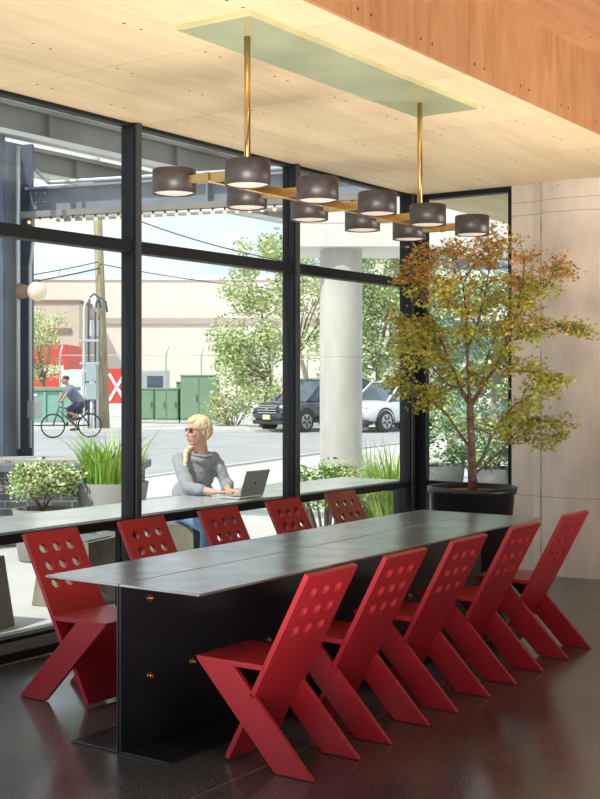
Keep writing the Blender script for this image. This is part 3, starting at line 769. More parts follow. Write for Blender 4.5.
for s_ in (-1, 1):
    m = MB(); m.ball(W_(s_*.034, .083, .012), (.026, .008, .021), 14, 8, RH); m.build('lens', M['lens_dark'], g)
    m = MB(); m.tube([W_(s_*.058, .078, .018), W_(s_*.078, .02, .014), W_(s_*.080, -.02, .006)], .0028, 6); m.build('temple', M['lens_dark'], g)
m = MB(); m.tube([W_(-.012, .092, .016), W_(0, .096, .018), W_(.012, .092, .016)], .003, 6); m.build('bridge', M['lens_dark'], g)
m = MB(); m.ball(W_(0, .089, -.0555), (.017, .008, .005), 12, 6, RH); m.ball(W_(0, .086, -.0665), (.015, .008, .005), 12, 6, RH); m.build('lips', M['lip'], wm)

lp = thing('laptop', 'open silver laptop on the stone counter', 'laptop', (7.53, 5.60, .742))
m = MB(); m.box((-.15, .0, .004), (.15, .21, .016)); m.build('base', M['alu_lt'], lp, bevel=.003)
m = MB(); m.box((-.13, .025, .016), (.13, .105, .018)); m.build('keyboard', M['keys'], lp)
MB().box((-.05, .13, .016), (.05, .195, .0172)).build('trackpad', M['alu'], lp)
lid = MB(); un = Vector((0, -.32, .947)); nn = Vector((0, .947, .32))
lid.obox(Vector((0, 0, .018)) + un*.105, (1,0,0), un, nn, .15, .105, .003); lo_ = lid.build('lid', M['alu'], lp, bevel=.002)
MB().obox(Vector((0, 0, .018)) + un*.107 + nn*.0035, (1,0,0), un, nn, .138, .092, .0006).build('screen', M['screen'], lo_)
m = MB(); cl = Vector((0, 0, .018)) + un*.11 - nn*.0036
ap = []
for k in range(28):                                     # bitten-fruit mark on the lid
    a = 2*PI*k/28; r_ = .0125*(1 + .07*math.cos(2*a) - .16*max(0, math.sin(a))**10 - .10*max(0, -math.sin(a))**12)
    x, z = r_*math.cos(a), r_*1.05*math.sin(a)
    if math.hypot(x-.0155, z-.001) < .0065: x = .0155 - .0065*math.cos(math.asin(max(-1, min(1, (z-.001)/.0065))))
    ap.append((x, z))
m.prism(ap, lambda x, z: cl + Vector((x, 0, 0)) + un*z, lambda x, z: cl + Vector((x, 0, 0)) + un*z - nn*.0006)
lf = [(0, .0145), (.001, .0185), (.0045, .0215), (.0042, .0175)]
m.prism(lf, lambda x, z: cl + Vector((x, 0, 0)) + un*z, lambda x, z: cl + Vector((x, 0, 0)) + un*z - nn*.0006)
m.build('lid_emblem', M['chrome'], lo_)

# ------------------------------------------------------------------ plants
def leafcard(m, c, size, slot, flat=.7, asp=.5):
    nrm = Vector((random.gauss(0, flat), random.gauss(0, flat), 1)).normalized(); a = nrm.orthogonal().normalized(); b_ = nrm.cross(a)
    sp = random.uniform(0, 6.28); u = a*math.cos(sp) + b_*math.sin(sp); v = nrm.cross(u)
    m.cur = slot
    m.add([c - u*size*.5, c + v*size*asp*.5 - nrm*size*.08, c + u*size*.5 - nrm*size*.1, c - v*size*asp*.5 - nrm*size*.08], [(0,1,2,3)])
def crown(m, clusters, per, size, slots, flat=.7, asp=.55, spread=.5):
    for c, r_ in clusters:
        for _ in range(int(per*r_*r_*10)):
            d = Vector((random.gauss(0,1), random.gauss(0,1), random.gauss(0,.85))).normalized() * r_*(random.random()**.4)
            leafcard(m, Vector(c) + d, size*random.uniform(.6, 1.25), random.choices(range(len(slots)), slots)[0], flat, asp)
def blade(m, base, h_, lean, az, w_, slot, droop=.3):
    m.cur = slot; d = Vector((math.cos(az), math.sin(az), 0)); s_ = Vector((-d.y, d.x, 0)); n_ = 5; vs = []
    for i in range(n_+1):
        t_ = i/n_; c = Vector(base) + d*lean*t_*t_*h_ + Vector((0,0,h_*(t_ - droop*t_**3)))
        ww = w_*(1-t_**1.6)*.5 + .0008
        vs += [c - s_*ww, c + s_*ww]
    m.add(vs, [(2*i, 2*i+1, 2*i+3, 2*i+2) for i in range(n_)], True)
def bowl_pot(t, r0, r1, h_, m_):
    m = MB(); m.lathe([(0, 0), (r0, 0), (r0+.01, .02), (r1, h_), (r1-.03, h_), (r1-.045, h_-.06), (0, h_-.06)], (0,0,0), 48); m.build('pot', m_, t)
    m = MB(); m.lathe([(r1-.04, h_-.055), (r1*.5, h_-.03), (0, h_-.02)], (0,0,0), 32); m.build('soil', M['mulch'], t)

x, y = at(42, 11.3)
t = thing('potted_shrub', 'bushy variegated shrub in a low warm grey bowl in front of the dark brick wall', 'plant', (x, y, 0))
bowl_pot(t, .20, .265, .47, M['pot_grey'])
m = MB()
for k in range(16):
    a = random.uniform(0, 6.28); m.tube([(0,0,.44), (math.cos(a)*.10, math.sin(a)*.10, .58), (math.cos(a)*random.uniform(.12,.28), math.sin(a)*random.uniform(.12,.28), random.uniform(.62,.78))], [.008, .006, .003], 5)
m.build('stems', M['twig'], t)
m = MB()
crown(m, [((random.uniform(-.24,.24), random.uniform(-.24,.24), random.uniform(.62,.82)), .11) for _ in range(34)] + [((.0,0,.86), .08), ((-.05,.02,.88), .06)], 700, .050, (6, 3, 1, 2), .8)
m.build('foliage', [M['leaf_pale'], M['leaf_mid'], M['leaf_dk'], M['leaf_lt']], t)

x, y = at(112, 11.6)
t = thing('grass_planter', 'tall tapered warm grey planter with lush upright green grass beside the first mullion', 'plant', (x, y, 0))
bowl_pot(t, .22, .345, .69, M['pot_grey'])
m = MB()
for _ in range(330):
    a = random.uniform(0, 6.28); rr = .27*math.sqrt(random.random())
    blade(m, (rr*math.cos(a), rr*math.sin(a), .66), random.uniform(.25, .64), random.uniform(.15, .7), a + random.gauss(0, .7), random.uniform(.014, .026), random.choice((0, 0, 1)), random.uniform(.05, .35))
m.build('grass', [M['grass'], M['grass2']], t)

x, y = at(8, 12.4)
t = thing('brick_planter_wall', 'low dark grey brick wall with a dark stone cap and pale gravel on top at the left', 'wall', (x, y, 0), YAW)
MB().box((-.2, -1.3, 0), (.6, 3.5, .74)).build('brickwork', M['brickdark'], t)
MB().box((-.26, -1.36, .74), (.66, 3.5, .815)).build('capstone', M['capstone'], t, bevel=.006)
m = MB(); m.box((-.12, -1.2, .815), (.55, 3.4, .85)); m.build('gravel_bed', mat('pale_gravel', (.45, .42, .38), .9, bump=.8, bscale=50, var=.4, vscale=50), t)

# ------------------------------------------------------------------ elevated railway: column, girders, conduits
x, y = at(4, 13.6)
scx, scy = x, y
t = thing('steel_column', 'wide blue-grey riveted steel column of the elevated track at the left edge', 'column', (x, y, 0), 0)
sr = Vector((.97, .244, 0)); sf = Vector((-.244, .97, 0))
def col_box(m, u0, u1, v0, v1, z0, z1):
    m.obox(sr*((u0+u1)/2) + sf*((v0+v1)/2) + Vector((0,0,(z0+z1)/2)), sr, sf, (0,0,1), (u1-u0)/2, (v1-v0)/2, (z1-z0)/2)
m = MB(); col_box(m, -.26, .26, -.012, .012, 0, 4.28); m.build('web', M['steel_mid'], t)
for u in (-.28, .28):
    m = MB(); col_box(m, u-.02, u+.02, -.19, .19, 0, 4.28); m.build('flange', M['blue_steel'], t)
m = MB(); col_box(m, -.36, .36, -.28, .28, 0, .04); m.build('base_plate', M['blue_steel'], t)
m = MB()
for z in [.4 + .35*k for k in range(11)]:
    for v in (-.11, .11): m.ball(sr*.30 + sf*v + Vector((0,0,z)), .014, 8, 5)
m.build('rivets', M['blue_steel'], t)
m = MB(); m.tube([sr*-.05 + sf*-.21 + Vector((0,0,.9)), sr*-.05 + sf*-.21 + Vector((0,0,4.2))], .025, 8); m.build('conduit', M['conduit'], t)
m = MB(); m.tube([sr*.16 + sf*-.23 + Vector((0,0,.9)), sr*.16 + sf*-.23 + Vector((0,0,2.9)), sr*.22 + sf*-.23 + Vector((0,0,3.2)), sr*.22 + sf*-.23 + Vector((0,0,3.5))], .02, 8); m.build('conduit', M['conduit'], t)
m = MB(); col_box(m, .14, .30, -.30, -.20, 1.22, 1.42); m.build('switch_box', M['conduit'], t, bevel=.01)

gx, gy = at(37, 13.3)
t = thing('globe_lamp', 'round opal globe lamp mounted on the steel column', 'lamp', (gx, gy, lift(291, 13.3)))
m = MB(); m.ball((0,0,0), .105, 28, 16); m.build('globe', M['globe'], t)
m = MB(); m.tube([-RIGHT*.09 + FWD*.02, -RIGHT*.20 + FWD*.06], [.06, .09], 16); m.build('wall_mount', M['brown'], t)
m = MB(); m.tube([(0,0,.10), (0,0,.125)], [.05, .03], 12); m.build('cap', M['blue_steel'], t)

def girder(name, label, a, dirv, ln, z0, z1, wd, mats, flange=.03):
    t = thing(name, label, 'beam', (*a, z0))
    d = Vector((*dirv, 0)).normalized(); s_ = Vector((-d.y, d.x, 0)); H_ = z1 - z0; c = d*ln/2
    MB().obox(c + Vector((0,0,H_/2)), d, s_, (0,0,1), ln/2, .012, H_/2).build('web', mats[0], t)
    for zz, mm in ((flange/2, mats[1]), (H_-flange/2, mats[0])): MB().obox(c + Vector((0,0,zz)), d, s_, (0,0,1), ln/2, wd/2, flange/2).build('flange', mm, t)
    for k in range(1, int(ln/2.2)+1):
        MB().obox(d*(k*2.2) + Vector((0,0,H_/2)), d, s_, (0,0,1), .008, wd/2-.02, H_/2-flange).build('stiffener', mats[0], t)
    return t, d, s_
GB = 4.29
t, d, s_ = girder('track_girder', 'nearer long grey track girder with a light lower flange at the top left', (1.0, 10.15), (1, 0), 24, GB, GB+.36, .20, (M['track_steel'], M['track_pale']), .05)
m = MB(); m.tube([d*0 + s_*-.3 + Vector((0,0,.47)), d*24 + s_*-.3 + Vector((0,0,.47))], .035, 8); m.build('pipe', M['conduit'], t)
m = MB(); m.tube([d*0 + s_*-.42 + Vector((0,0,.56)), d*24 + s_*-.42 + Vector((0,0,.56))], .025, 8); m.build('pipe', M['conduit'], t)
for k in range(9):
    MB().obox(d*(1.2+k*2.6) + s_*-.34 + Vector((0,0,.46)), d, s_, (0,0,1), .03, .12, .14).build('pipe_clamp', M['blue_steel'], t)
girder('track_girder', 'farther long grey track girder seen below the nearer one', (1.0, 11.9), (1, 0), 26, GB, GB+.36, .20, (M['track_steel'], M['track_pale']), .05)
# cross beam from the column towards the building
t, d, s_ = girder('cross_beam', 'slate steel cross beam running from the column over the windows', (scx+.30, scy-.1), (.244, -.97), 4.1, 3.46, 3.78, .24, (M['steel_mid'], M['track_pale']), .025)
m = MB(); m.tube([d*.1 + s_*-.05 + Vector((0,0,.52)), d*.25 + s_*-.05 + Vector((0,0,.37)), d*4.0 + s_*-.05 + Vector((0,0,.36))], .022, 8); m.build('conduit', M['conduit'], t)
m = MB(); m.obox(d*.18 + s_*.02 + Vector((0,0,.16)), d, s_, (0,0,1), .18, .03, .17); m.build('splice_plate', M['blue_steel'], t)
for k in range(3):
    for q in (.09, .2): MB().ball(d*q + s_*-.03 + Vector((0,0,.06+.1*k)), .014, 8, 5).build('rivet', M['conduit'], t)
m = MB(); m.tube([d*.4 + s_*-.10 + Vector((0,0,-.05)), d*4.0 + s_*-.10 + Vector((0,0,-.05))], .03, 8); m.build('pipe', M['conduit'], t)
# string lights hung below
sx0, sy0 = at(26, 13.5)
t = thing('string_lights', 'string of small warm festoon bulbs on a batten under the cross beam', 'string lights', (sx0, sy0, 3.42))
MB().obox(d*1.95 + Vector((0,0,.03)), d, s_, (0,0,1), 2.05, .05, .032).build('batten', M['track_steel'], t)
for k in range(29):
    p = d*(.04 + .137*k) + Vector((0,0,-.050))
    bl = MB().ball(p, .021, 12, 8).build('bulb', M['bulb'], t)
    MB().tube([p + Vector((0,0,.025)), p + Vector((0,0,.055))], .012, 8).build('socket', M['wire'], bl)

# ------------------------------------------------------------------ round pier and white canopy of the building, to the right
x, y = at(341, 16.0)
structure(MB().lathe([(.275, 0), (.275, 3.34)], (0,0,0), 64).build('round_pier', M['conc_out'], loc=(x, y, 0)))
cw = thing('white_canopy', None, None, (x, y, 3.34), kind='structure')
m = MB(); m.obox(RIGHT*1.65 + FWD*.35 + Vector((0,0,.65)), RIGHT, FWD, (0,0,1), 2.35, .75, .65); m.build('canopy_beam', M['white_wall'], cw)
m = MB()
for k in range(3): m.obox(RIGHT*1.65 + FWD*-.401 + Vector((0,0,.30+.33*k)), RIGHT, FWD, (0,0,1), 2.35, .004, .006)
m.build('board_joint', M['cream'], cw)

# ------------------------------------------------------------------ street furniture
x, y = at(105, 44.0)
t = thing('utility_pole', 'weathered timber utility pole with a grey box, left of the first mullion', 'pole', (x, y, 0))
tilt = RIGHT*-.34
m = MB(); m.tube([(0,0,0), tilt*.5 + Vector((0,0,5)), tilt*1.0 + Vector((0,0,9.6))], [.175, .165, .15], 16); m.build('pole', M['pole_wood'], t)
m = MB(); m.obox(tilt*.4 - RIGHT*.22 - FWD*.1 + Vector((0,0,3.55)), RIGHT, FWD, (0,0,1), .16, .12, .28); m.build('junction_box', M['white_paint'], t, bevel=.02)
m = MB(); m.tube([-RIGHT*.24, -RIGHT*.28 + Vector((0,0,4.9))], .06, 8); m.build('riser_pipe', M['white_paint'], t)
m = MB(); m.obox(tilt*.85 + Vector((0,0,7.9)), RIGHT, FWD, (0,0,1), .55, .05, .05); m.build('crossarm', M['pole_wood'], t)
for s_ in (-1, 1): MB().lathe([(0,0),(.05,0),(.06,.06),(.04,.1),(0,.12)], tuple(tilt*.85 + RIGHT*s_*.45 + Vector((0,0,7.95))), 10).build('insulator', M['wire'], t)

x, y = at(84, 43.5)
t = thing('riser_frame', 'white and grey conduit risers with curved tops beside the utility pole', 'conduit', (x, y, 0))
for i, (u, h_, m_) in enumerate(((0, 4.6, M['white_paint']), (.16, 4.75, M['blue_steel']), (.40, 4.6, M['blue_steel']))):
    p = RIGHT*u
    MB().tube([p, p + Vector((0,0,h_-.4)), p + RIGHT*.06 + Vector((0,0,h_-.12)), p + RIGHT*.2 + Vector((0,0,h_)), p + RIGHT*.36 + Vector((0,0,h_-.14)), p + RIGHT*.42 + Vector((0,0,h_-.5))], .038, 8).build('riser_pipe', m_, t)
for z in (2.3, 3.1): MB().obox(RIGHT*.2 - FWD*.04 + Vector((0,0,z)), RIGHT, FWD, (0,0,1), .34, .03, .04).build('rail', M['conduit'], t)
x, y = at(91.5, 43)
t = thing('meter_cabinet', 'teal-grey double meter box on a post beside the utility pole', 'box', (x, y, 0))
for z in (1.32, 1.95): MB().obox(Vector((0,0,z)), RIGHT, FWD, (0,0,1), .19, .1, .29).build('box', M['meter_grey'], t, bevel=.02)
MB().tube([(0,0,0),(0,0,1.1)], .05, 8).build('post', M['conduit'], t)

x, y = at(48, 47)
t = thing('dumpster', 'teal-green dumpster behind the cyclist', 'dumpster', (x, y, 0))
MB().prism([(-.95, .12), (.95, .12), (1.05, 1.3), (-1.05, 1.3)], lambda a_, z: RIGHT*a_ - FWD*.6 + Vector((0,0,z)), lambda a_, z: RIGHT*a_ + FWD*.6 + Vector((0,0,z))).build('bin', M['bin_green'], t, bevel=.02)
MB().obox(Vector((0,0,1.38)), RIGHT, FWD, (0,0,1), 1.12, .70, .07).build('lid', M['cab_green'], t, bevel=.02)
for u in (-.6, 0, .6): MB().obox(RIGHT*u - FWD*.62 + Vector((0,0,.72)), RIGHT, FWD, (0,0,1), .05, .05, .55).build('rib', M['bin_green'], t)
for u in (-.8, .8): MB().tube([RIGHT*(u-.04) - FWD*.4 + Vector((0,0,.08)), RIGHT*(u+.04) - FWD*.4 + Vector((0,0,.08))], .08, 12).build('caster', M['tyre'], t)
MB().obox(-RIGHT*.5 - FWD*.62 + Vector((0,0,1.16)), RIGHT, FWD, (0,0,1), .22, .012, .05).build('sticker', M['white_paint'], t)

def cabinet(px, d, w_, dep, h_, doors, label):
    x, y = at(px, d)
    t = thing('utility_cabinet', label, 'cabinet', (x, y, 0), 0, 'green utility cabinets across the street')
    a = RIGHT.copy(); f = FWD.copy()
    MB().obox(Vector((0,0,.06)), a, f, (0,0,1), w_/2+.02, dep/2+.02, .06).build('plinth', M['curb'], t)
    MB().obox(Vector((0,0,.12+h_/2)), a, f, (0,0,1), w_/2, dep/2, h_/2).build('body', M['cab_green'], t, bevel=.02)
    MB().obox(Vector((0,0,.12+h_+.03)), a, f, (0,0,1), w_/2+.03, dep/2+.03, .035).build('roof', M['cab_green'], t, bevel=.015)
    for k in range(doors):
        u0 = -w_/2 + w_*(k+.5)/doors
        dr = MB().obox(a*u0 - f*(dep/2+.012) + Vector((0,0,.12+h_*.5)), a, f, (0,0,1), w_/doors/2-.03, .014, h_/2-.06).build('door', M['cab_green'], t, bevel=.006)
        MB().obox(a*(u0 + w_/doors/2-.10) - f*(dep/2+.035) + Vector((0,0,.12+h_*.5)), a, f, (0,0,1), .02, .02, .12).build('handle', M['cab_line'], dr)
cabinet(148.5, 50.5, .56, .9, 1.22, 1, 'low narrow green cabinet at the left of the group across the street')
cabinet(168, 50, .92, .9, 1.22, 2, 'low double-door green cabinet in the middle of the group')
cabinet(182, 51.4, .42, .5, 1.48, 1, 'slim stepped green cabinet between the low and the tall ones')
cabinet(200.5, 50, 1.50, 1.1, 1.75, 2, 'tallest green utility cabinet, above the seated woman')

# chain fence with barbed arms
x, y = at(60, 56)
t = thing('chain_fence', 'pale fence with posts and top rail in front of the cream warehouse', 'fence', (x, y, 0))
for k in range(9):
    p = RIGHT*(k*1.6); MB().tube([p, p + Vector((0,0,2.9)), p + RIGHT*.12 + Vector((0,0,3.3))], .045, 6).build('post', M['conduit'], t)
for z in (2.85,): MB().tube([Vector((0,0,z)), RIGHT*12.8 + Vector((0,0,z))], .03, 6).build('rail', M['conduit'], t)
MB().obox(RIGHT*.52 + Vector((0,0,1.35)), RIGHT, FWD, (0,0,1), .50, .02, .85).build('panel', M['fence'], t)

def wire(label, pts, r_=.018):
    o = MB().tube(pts, r_, 5).build('overhead_wire', M['wire']); tag(o, label, 'cable', 'overhead wires over the street')
def sagl(pa, da, ya, pb, db, yb, sag, n_=14):
    A = Vector((*at(pa, da), lift(ya, da))); B = Vector((*at(pb, db), lift(yb, db)))
    return [A.lerp(B, k/n_) - Vector((0,0,sag*4*(k/n_)*(1-k/n_))) for k in range(n_+1)]
wire('upper overhead wire left of the utility pole', sagl(-60, 40, 286, 98, 43.8, 262, .1))
wire('lower overhead wire left of the utility pole, with a thicker line', sagl(-60, 42, 290, 100, 43.8, 268, .15), .025)
wire('overhead wire right of the pole running level over the warehouse roof', sagl(100, 43.8, 264, 330, 60, 292, .2))
wire('sagging overhead wire crossing below the festoon lights', sagl(100, 43.8, 205, 330, 40, 268, .3), .022)

# ------------------------------------------------------------------ buildings
x, y = at(165, 76)
t = thing('warehouse_building', 'long cream windowless warehouse with a rose band across the street', 'building', (x, y, 0))
MB().obox(FWD*6 + RIGHT*2 + Vector((0,0,4.0)), RIGHT, FWD, (0,0,1), 15.5, 6, 4.0).build('wall', M['cream'], t)
MB().obox(FWD*-.05 + RIGHT*2 + Vector((0,0,5.4)), RIGHT, FWD, (0,0,1), 15.5, .08, .18).build('band', M['cream_band'], t)
MB().obox(FWD*6 + RIGHT*2 + Vector((0,0,8.05)), RIGHT, FWD, (0,0,1), 15.6, 6.1, .12).build('coping', M['white_wall'], t)
for u in (-6.6, -4.2): MB().tube([RIGHT*u + FWD*.5 + Vector((0,0,8)), RIGHT*u + FWD*.5 + Vector((0,0,8.9))], .08, 8).build('vent_pipe', M['conduit'], t)
x, y = at(48, 72)
t = thing('annex_building', 'lower beige building with brown louvre strip at the left', 'building', (x, y, 0))
MB().obox(FWD*2 - RIGHT*1.4 + Vector((0,0,3.15)), RIGHT, FWD, (0,0,1), 3.2, 1.9, 3.15).build('wall', M['beige'], t)
MB().obox(FWD*2 - RIGHT*1.4 + Vector((0,0,6.36)), RIGHT, FWD, (0,0,1), 3.3, 2.0, .08).build('coping', M['brown'], t)
MB().obox(FWD*.05 + RIGHT*.55 + Vector((0,0,4.65)), RIGHT, FWD, (0,0,1), .78, .06, .14).build('louvre', M['brown'], t)
MB().obox(FWD*.05 + RIGHT*1.15 + Vector((0,0,2.85)), RIGHT, FWD, (0,0,1), .16, .06, .22).build('lamp_box', M['wire'], t)

# ------------------------------------------------------------------ vehicles
def suv(name, label, loc, heading, paint, L=4.7, W=1.95, H=1.72):
    hd = Vector((*heading, 0)).normalized(); rz = math.atan2(hd.y, hd.x)
    t = thing(name, label, 'car', (*loc, .006), rz, None)
    st = [(-.5, .62, .98, .80), (-.485, .42, 1.02, .92), (-.40, .30, 1.04, .98), (-.2, .26, 1.04, 1.0), (.1, .26, 1.03, 1.0), (.24, .26, 1.02, 1.0), (.38, .28, .98, .98), (.46, .32, .93, .92), (.492, .40, .84, .82), (.5, .50, .72, .74)]
    m = MB(); rows = []
    for f, zb, zt, wf in st:
        w_ = W/2*wf; x = f*L
        rows.append([(x, -w_*.93, zb), (x, -w_, zb+.16), (x, -w_*1.0, (zb+zt)/2), (x, -w_*.96, zt-.10), (x, -w_*.80, zt), (x, 0, zt+.03), (x, w_*.80, zt), (x, w_*.96, zt-.10), (x, w_, (zb+zt)/2), (x, w_, zb+.16), (x, w_*.93, zb)])
    n_ = len(rows[0]); vs = [p for r_ in rows for p in r_]
    fs = [(i*n_+k, (i+1)*n_+k, (i+1)*n_+(k+1) % n_, i*n_+(k+1) % n_) for i in range(len(rows)-1) for k in range(n_)]
    fs += [list(range(n_))[::-1], [(len(rows)-1)*n_+k for k in range(n_)]]
    m.add(vs, fs, True); bd = m.build('body', paint, t)
    sb = bd.modifiers.new('subdivision', 'SUBSURF'); sb.levels = 1; sb.render_levels = 2
    # greenhouse: glass with painted roof and pillars
    W2 = W/2
    gb = [(-.47*L, .80*W2, 1.0), (-.43*L, .68*W2, H-.10), (-.36*L, .70*W2, H), (.02*L, .72*W2, H), (.08*L, .70*W2, H-.06), (.26*L, .82*W2, 1.0)]
    m = MB()
    base = [(x, w_, z) for x, w_, z in gb]
    vs = [(x, -w_, z) for x, w_, z in base] + [(x, w_, z) for x, w_, z in base]; q = len(base)
    m.add(vs, [[q-1-i for i in range(q)][::-1], [q+i for i in range(q)][::-1]] + [(i, i+1, q+i+1, q+i) for i in range(q-1)])
    m.build('windows', M['car_glass'], t, bevel=.02)
    m = MB(); r4 = [(-.44*L, .70*W2, H-.07), (-.36*L, .735*W2, H+.012), (.02*L, .755*W2, H+.012), (.085*L, .73*W2, H-.05)]
    vs = [(x, -w_, z) for x, w_, z in r4] + [(x, w_, z) for x, w_, z in r4] + [(x, -w_, z-.05) for x, w_, z in r4] + [(x, w_, z-.05) for x, w_, z in r4]
    m.add(vs, [(i, i+1, 4+i+1, 4+i) for i in range(3)] + [(8+i+1, 8+i, 12+i, 12+i+1) for i in range(3)] + [(i+1, i, 8+i, 8+i+1) for i in range(3)] + [(4+i, 4+i+1, 12+i+1, 12+i) for i in range(3)])
    m.build('roof', paint, t, bevel=.015)
    for s_ in (-1, 1):
        for (xa, wa, za), (xb, wb, zb) in (((.26*L, .83*W2, 1.0), (.07*L, .72*W2, H-.03)), ((-.02*L, .93*W2, 1.0), (-.03*L, .74*W2, H-.02)), ((-.27*L, .93*W2, 1.0), (-.27*L, .73*W2, H-.02)), ((-.47*L, .83*W2, 1.0), (-.43*L, .70*W2, H-.06))):
            MB().tube([(xa, s_*wa*.98, za), (xb, s_*wb, zb)], .04, 6).build('pillar', paint, t)
        mr = MB(); mr.ball((.19*L, s_*(W2+.08), 1.10), (.07, .11, .08), 12, 8); mr.build('mirror', paint, t)
        hl = MB(); hl.ball((.472*L, s_*.66*W2, .82), (.10, .17, .075), 14, 8); hl.build('headlight', M['lens'], t)
        tl = MB(); tl.ball((-.49*L, s_*.78*W2, .95), (.07, .10, .14), 12, 8); tl.build('tail_light', M['truck_red'], t)
        for fx in (.31, -.30):
            y0, y1 = s_*(W2-.20), s_*(W2+.015); c = fx*L
            wh = MB().tube([(c, y0, .36), (c, y1-.04*s_, .36), (c, y1, .36)], [.36, .36, .33], 28).build('wheel', M['tyre'], t)
            rm = MB(); rm.tube([(c, y1-.02*s_, .36), (c, y1+.008*s_, .36)], .235, 24)
            rm.build('rim', M['rim'], wh)
            sp = MB()
            for k in range(5):
                a = 2*PI*k/5 + .3; sp.obox((c + math.cos(a+.63)*.13, y1+.010*s_, .36 + math.sin(a+.63)*.13), (math.cos(a+.63), 0, math.sin(a+.63)), (0,1,0), (-math.sin(a+.63), 0, math.cos(a+.63)), .07, .004, .035)
            sp.build('rim_openings', M['tyre'], wh)
            ar = MB(); ar.tube([(c + .42*math.cos(PI*k/12), s_*(W2-.03), .36 + .42*math.sin(PI*k/12)) for k in range(13)], .035, 6); ar.build('wheel_arch', M['tyre'], t)
    gr = MB().box((.47*L, -.45*W2, .62), (.500*L, .45*W2, .86)); g_ = gr.build('grille', M['keys'], t, bevel=.03)
    m = MB()
    for z in (.64, .72, .80, .86): m.box((.485*L, -.46*W2, z-.012), (.506*L, .46*W2, z+.012))
    m.build('grille_bars', M['chrome'], g_)
    m = MB(); m.ball((.507*L, 0, .765), (.012, .085, .032), 12, 6); m.build('emblem', M['brass'], g_)
    MB().box((.498*L, -.155, .42), (.512*L, .155, .57)).build('number_plate', M['plate'], t)
    MB().box((.40*L, -.80*W2, .26), (.495*L, .80*W2, .40)).build('bumper', M['keys'], t, bevel=.04)
    return t
hx, hy = SD.x, SD.y
def suv_at(px, d, *a, **k):
    # px, d: spot of the nearer front wheel
    x, y = at(px, d); return (x, y)
wx, wy = at(306, 40.0); side = Vector((-SD.y, SD.x, 0))
near = side if side.dot(FWD) < 0 else -side
c = Vector((wx, wy, 0)) - SD*(.31*4.6) - near*.90
suv('parked_suv', 'dark blue SUV with chrome grille parked behind the second mullion', (c.x, c.y), (hx, hy), M['car_dark'], 4.6, 1.84, 1.74)
wx, wy = at(386, 39.9); c = Vector((wx, wy, 0)) - SD*(.31*4.5) - near*.88
suv('parked_suv', 'white SUV parked to the right of the round concrete pier', (c.x, c.y), (hx, hy), M['car_white'], 4.5, 1.80, 1.66)
c = Vector((*at(548, 30), 0))
suv('parked_car', 'dark green car half hidden behind the indoor maple', (c.x, c.y), (-RIGHT.x*.85 - FWD.x*.5, -RIGHT.y*.85 - FWD.y*.5), M['car_teal'], 4.5, 1.85, 1.55)

x, y = at(52, 64)
t = thing('box_truck', 'red and white box truck parked in front of the beige building', 'truck', (x, y, 0))
def tb_(u0, u1, v0, v1, z0, z1, nm, m_, bv=.03): MB().obox(RIGHT*((u0+u1)/2) + FWD*((v0+v1)/2) + Vector((0,0,(z0+z1)/2)), RIGHT, FWD, (0,0,1), (u1-u0)/2, (v1-v0)/2, (z1-z0)/2).build(nm, m_, t, bevel=bv)
tb_(-1.3, .75, 0, 4.5, .9, 3.6, 'cargo_box', M['truck_red']); tb_(.75, 2.0, .2, 2.2, .6, 2.3, 'cab', M['white_paint']); tb_(.9, 1.9, .18, .2, 1.5, 2.15, 'windscreen', M['car_glass'], 0); tb_(-1.3, 2.0, .2, 4.4, .55, .9, 'chassis', M['wire'])
tb_(-.6, .6, -.03, 0, 2.1, 2.5, 'white_stripe', M['white_paint'], 0)
for u in (-.9, 1.4): MB().tube([RIGHT*u + FWD*.1 + Vector((0,0,.42)), RIGHT*u + FWD*.4 + Vector((0,0,.42))], .42, 20).build('wheel', M['tyre'], t)
x, y = at(152, 62)
t = thing('parked_van', 'grey-white van behind the low green cabinets', 'van', (x, y, 0))
def tb_(u0, u1, v0, v1, z0, z1, nm, m_, bv=.06): MB().obox(RIGHT*((u0+u1)/2) + FWD*((v0+v1)/2) + Vector((0,0,(z0+z1)/2)), RIGHT, FWD, (0,0,1), (u1-u0)/2, (v1-v0)/2, (z1-z0)/2).build(nm, m_, t, bevel=bv)
tb_(-2.4, .70, 0, 1.9, .5, 2.25, 'body', mat('grey_van_paint', (.42, .42, .42), .4)); tb_(-.25, .55, -.02, 0, 1.35, 1.95, 'side_window', M['car_glass'], 0); tb_(-2.0, -.6, -.02, 0, 1.35, 1.95, 'side_window', M['car_glass'], 0)
for u in (-1.8, .1): MB().tube([RIGHT*u + FWD*.0 + Vector((0,0,.36)), RIGHT*u + FWD*.3 + Vector((0,0,.36))], .36, 18).build('wheel', M['tyre'], t)
x, y = at(116, 60)
t = thing('barrier_sign', 'red and white barrier with a crossed pattern beside the first mullion', 'barrier', (x, y, 0))
MB().obox(Vector((0,0,1.45)), RIGHT, FWD, (0,0,1), .42, .05, .85).build('panel', M['truck_red'], t)
for s_ in (-1, 1): MB().obox(RIGHT*.05 - FWD*.07 + Vector((0,0,1.4)), (RIGHT*.5 + Vector((0,0,s_*.866))), FWD, (RIGHT*-.866 + Vector((0,0,s_*.5))), .75, .02, .07).build('stripe', M['white_paint'], t)
MB().obox(Vector((0,0,.3)), RIGHT, FWD, (0,0,1), .55, .25, .3).build('base', M['white_paint'], t)

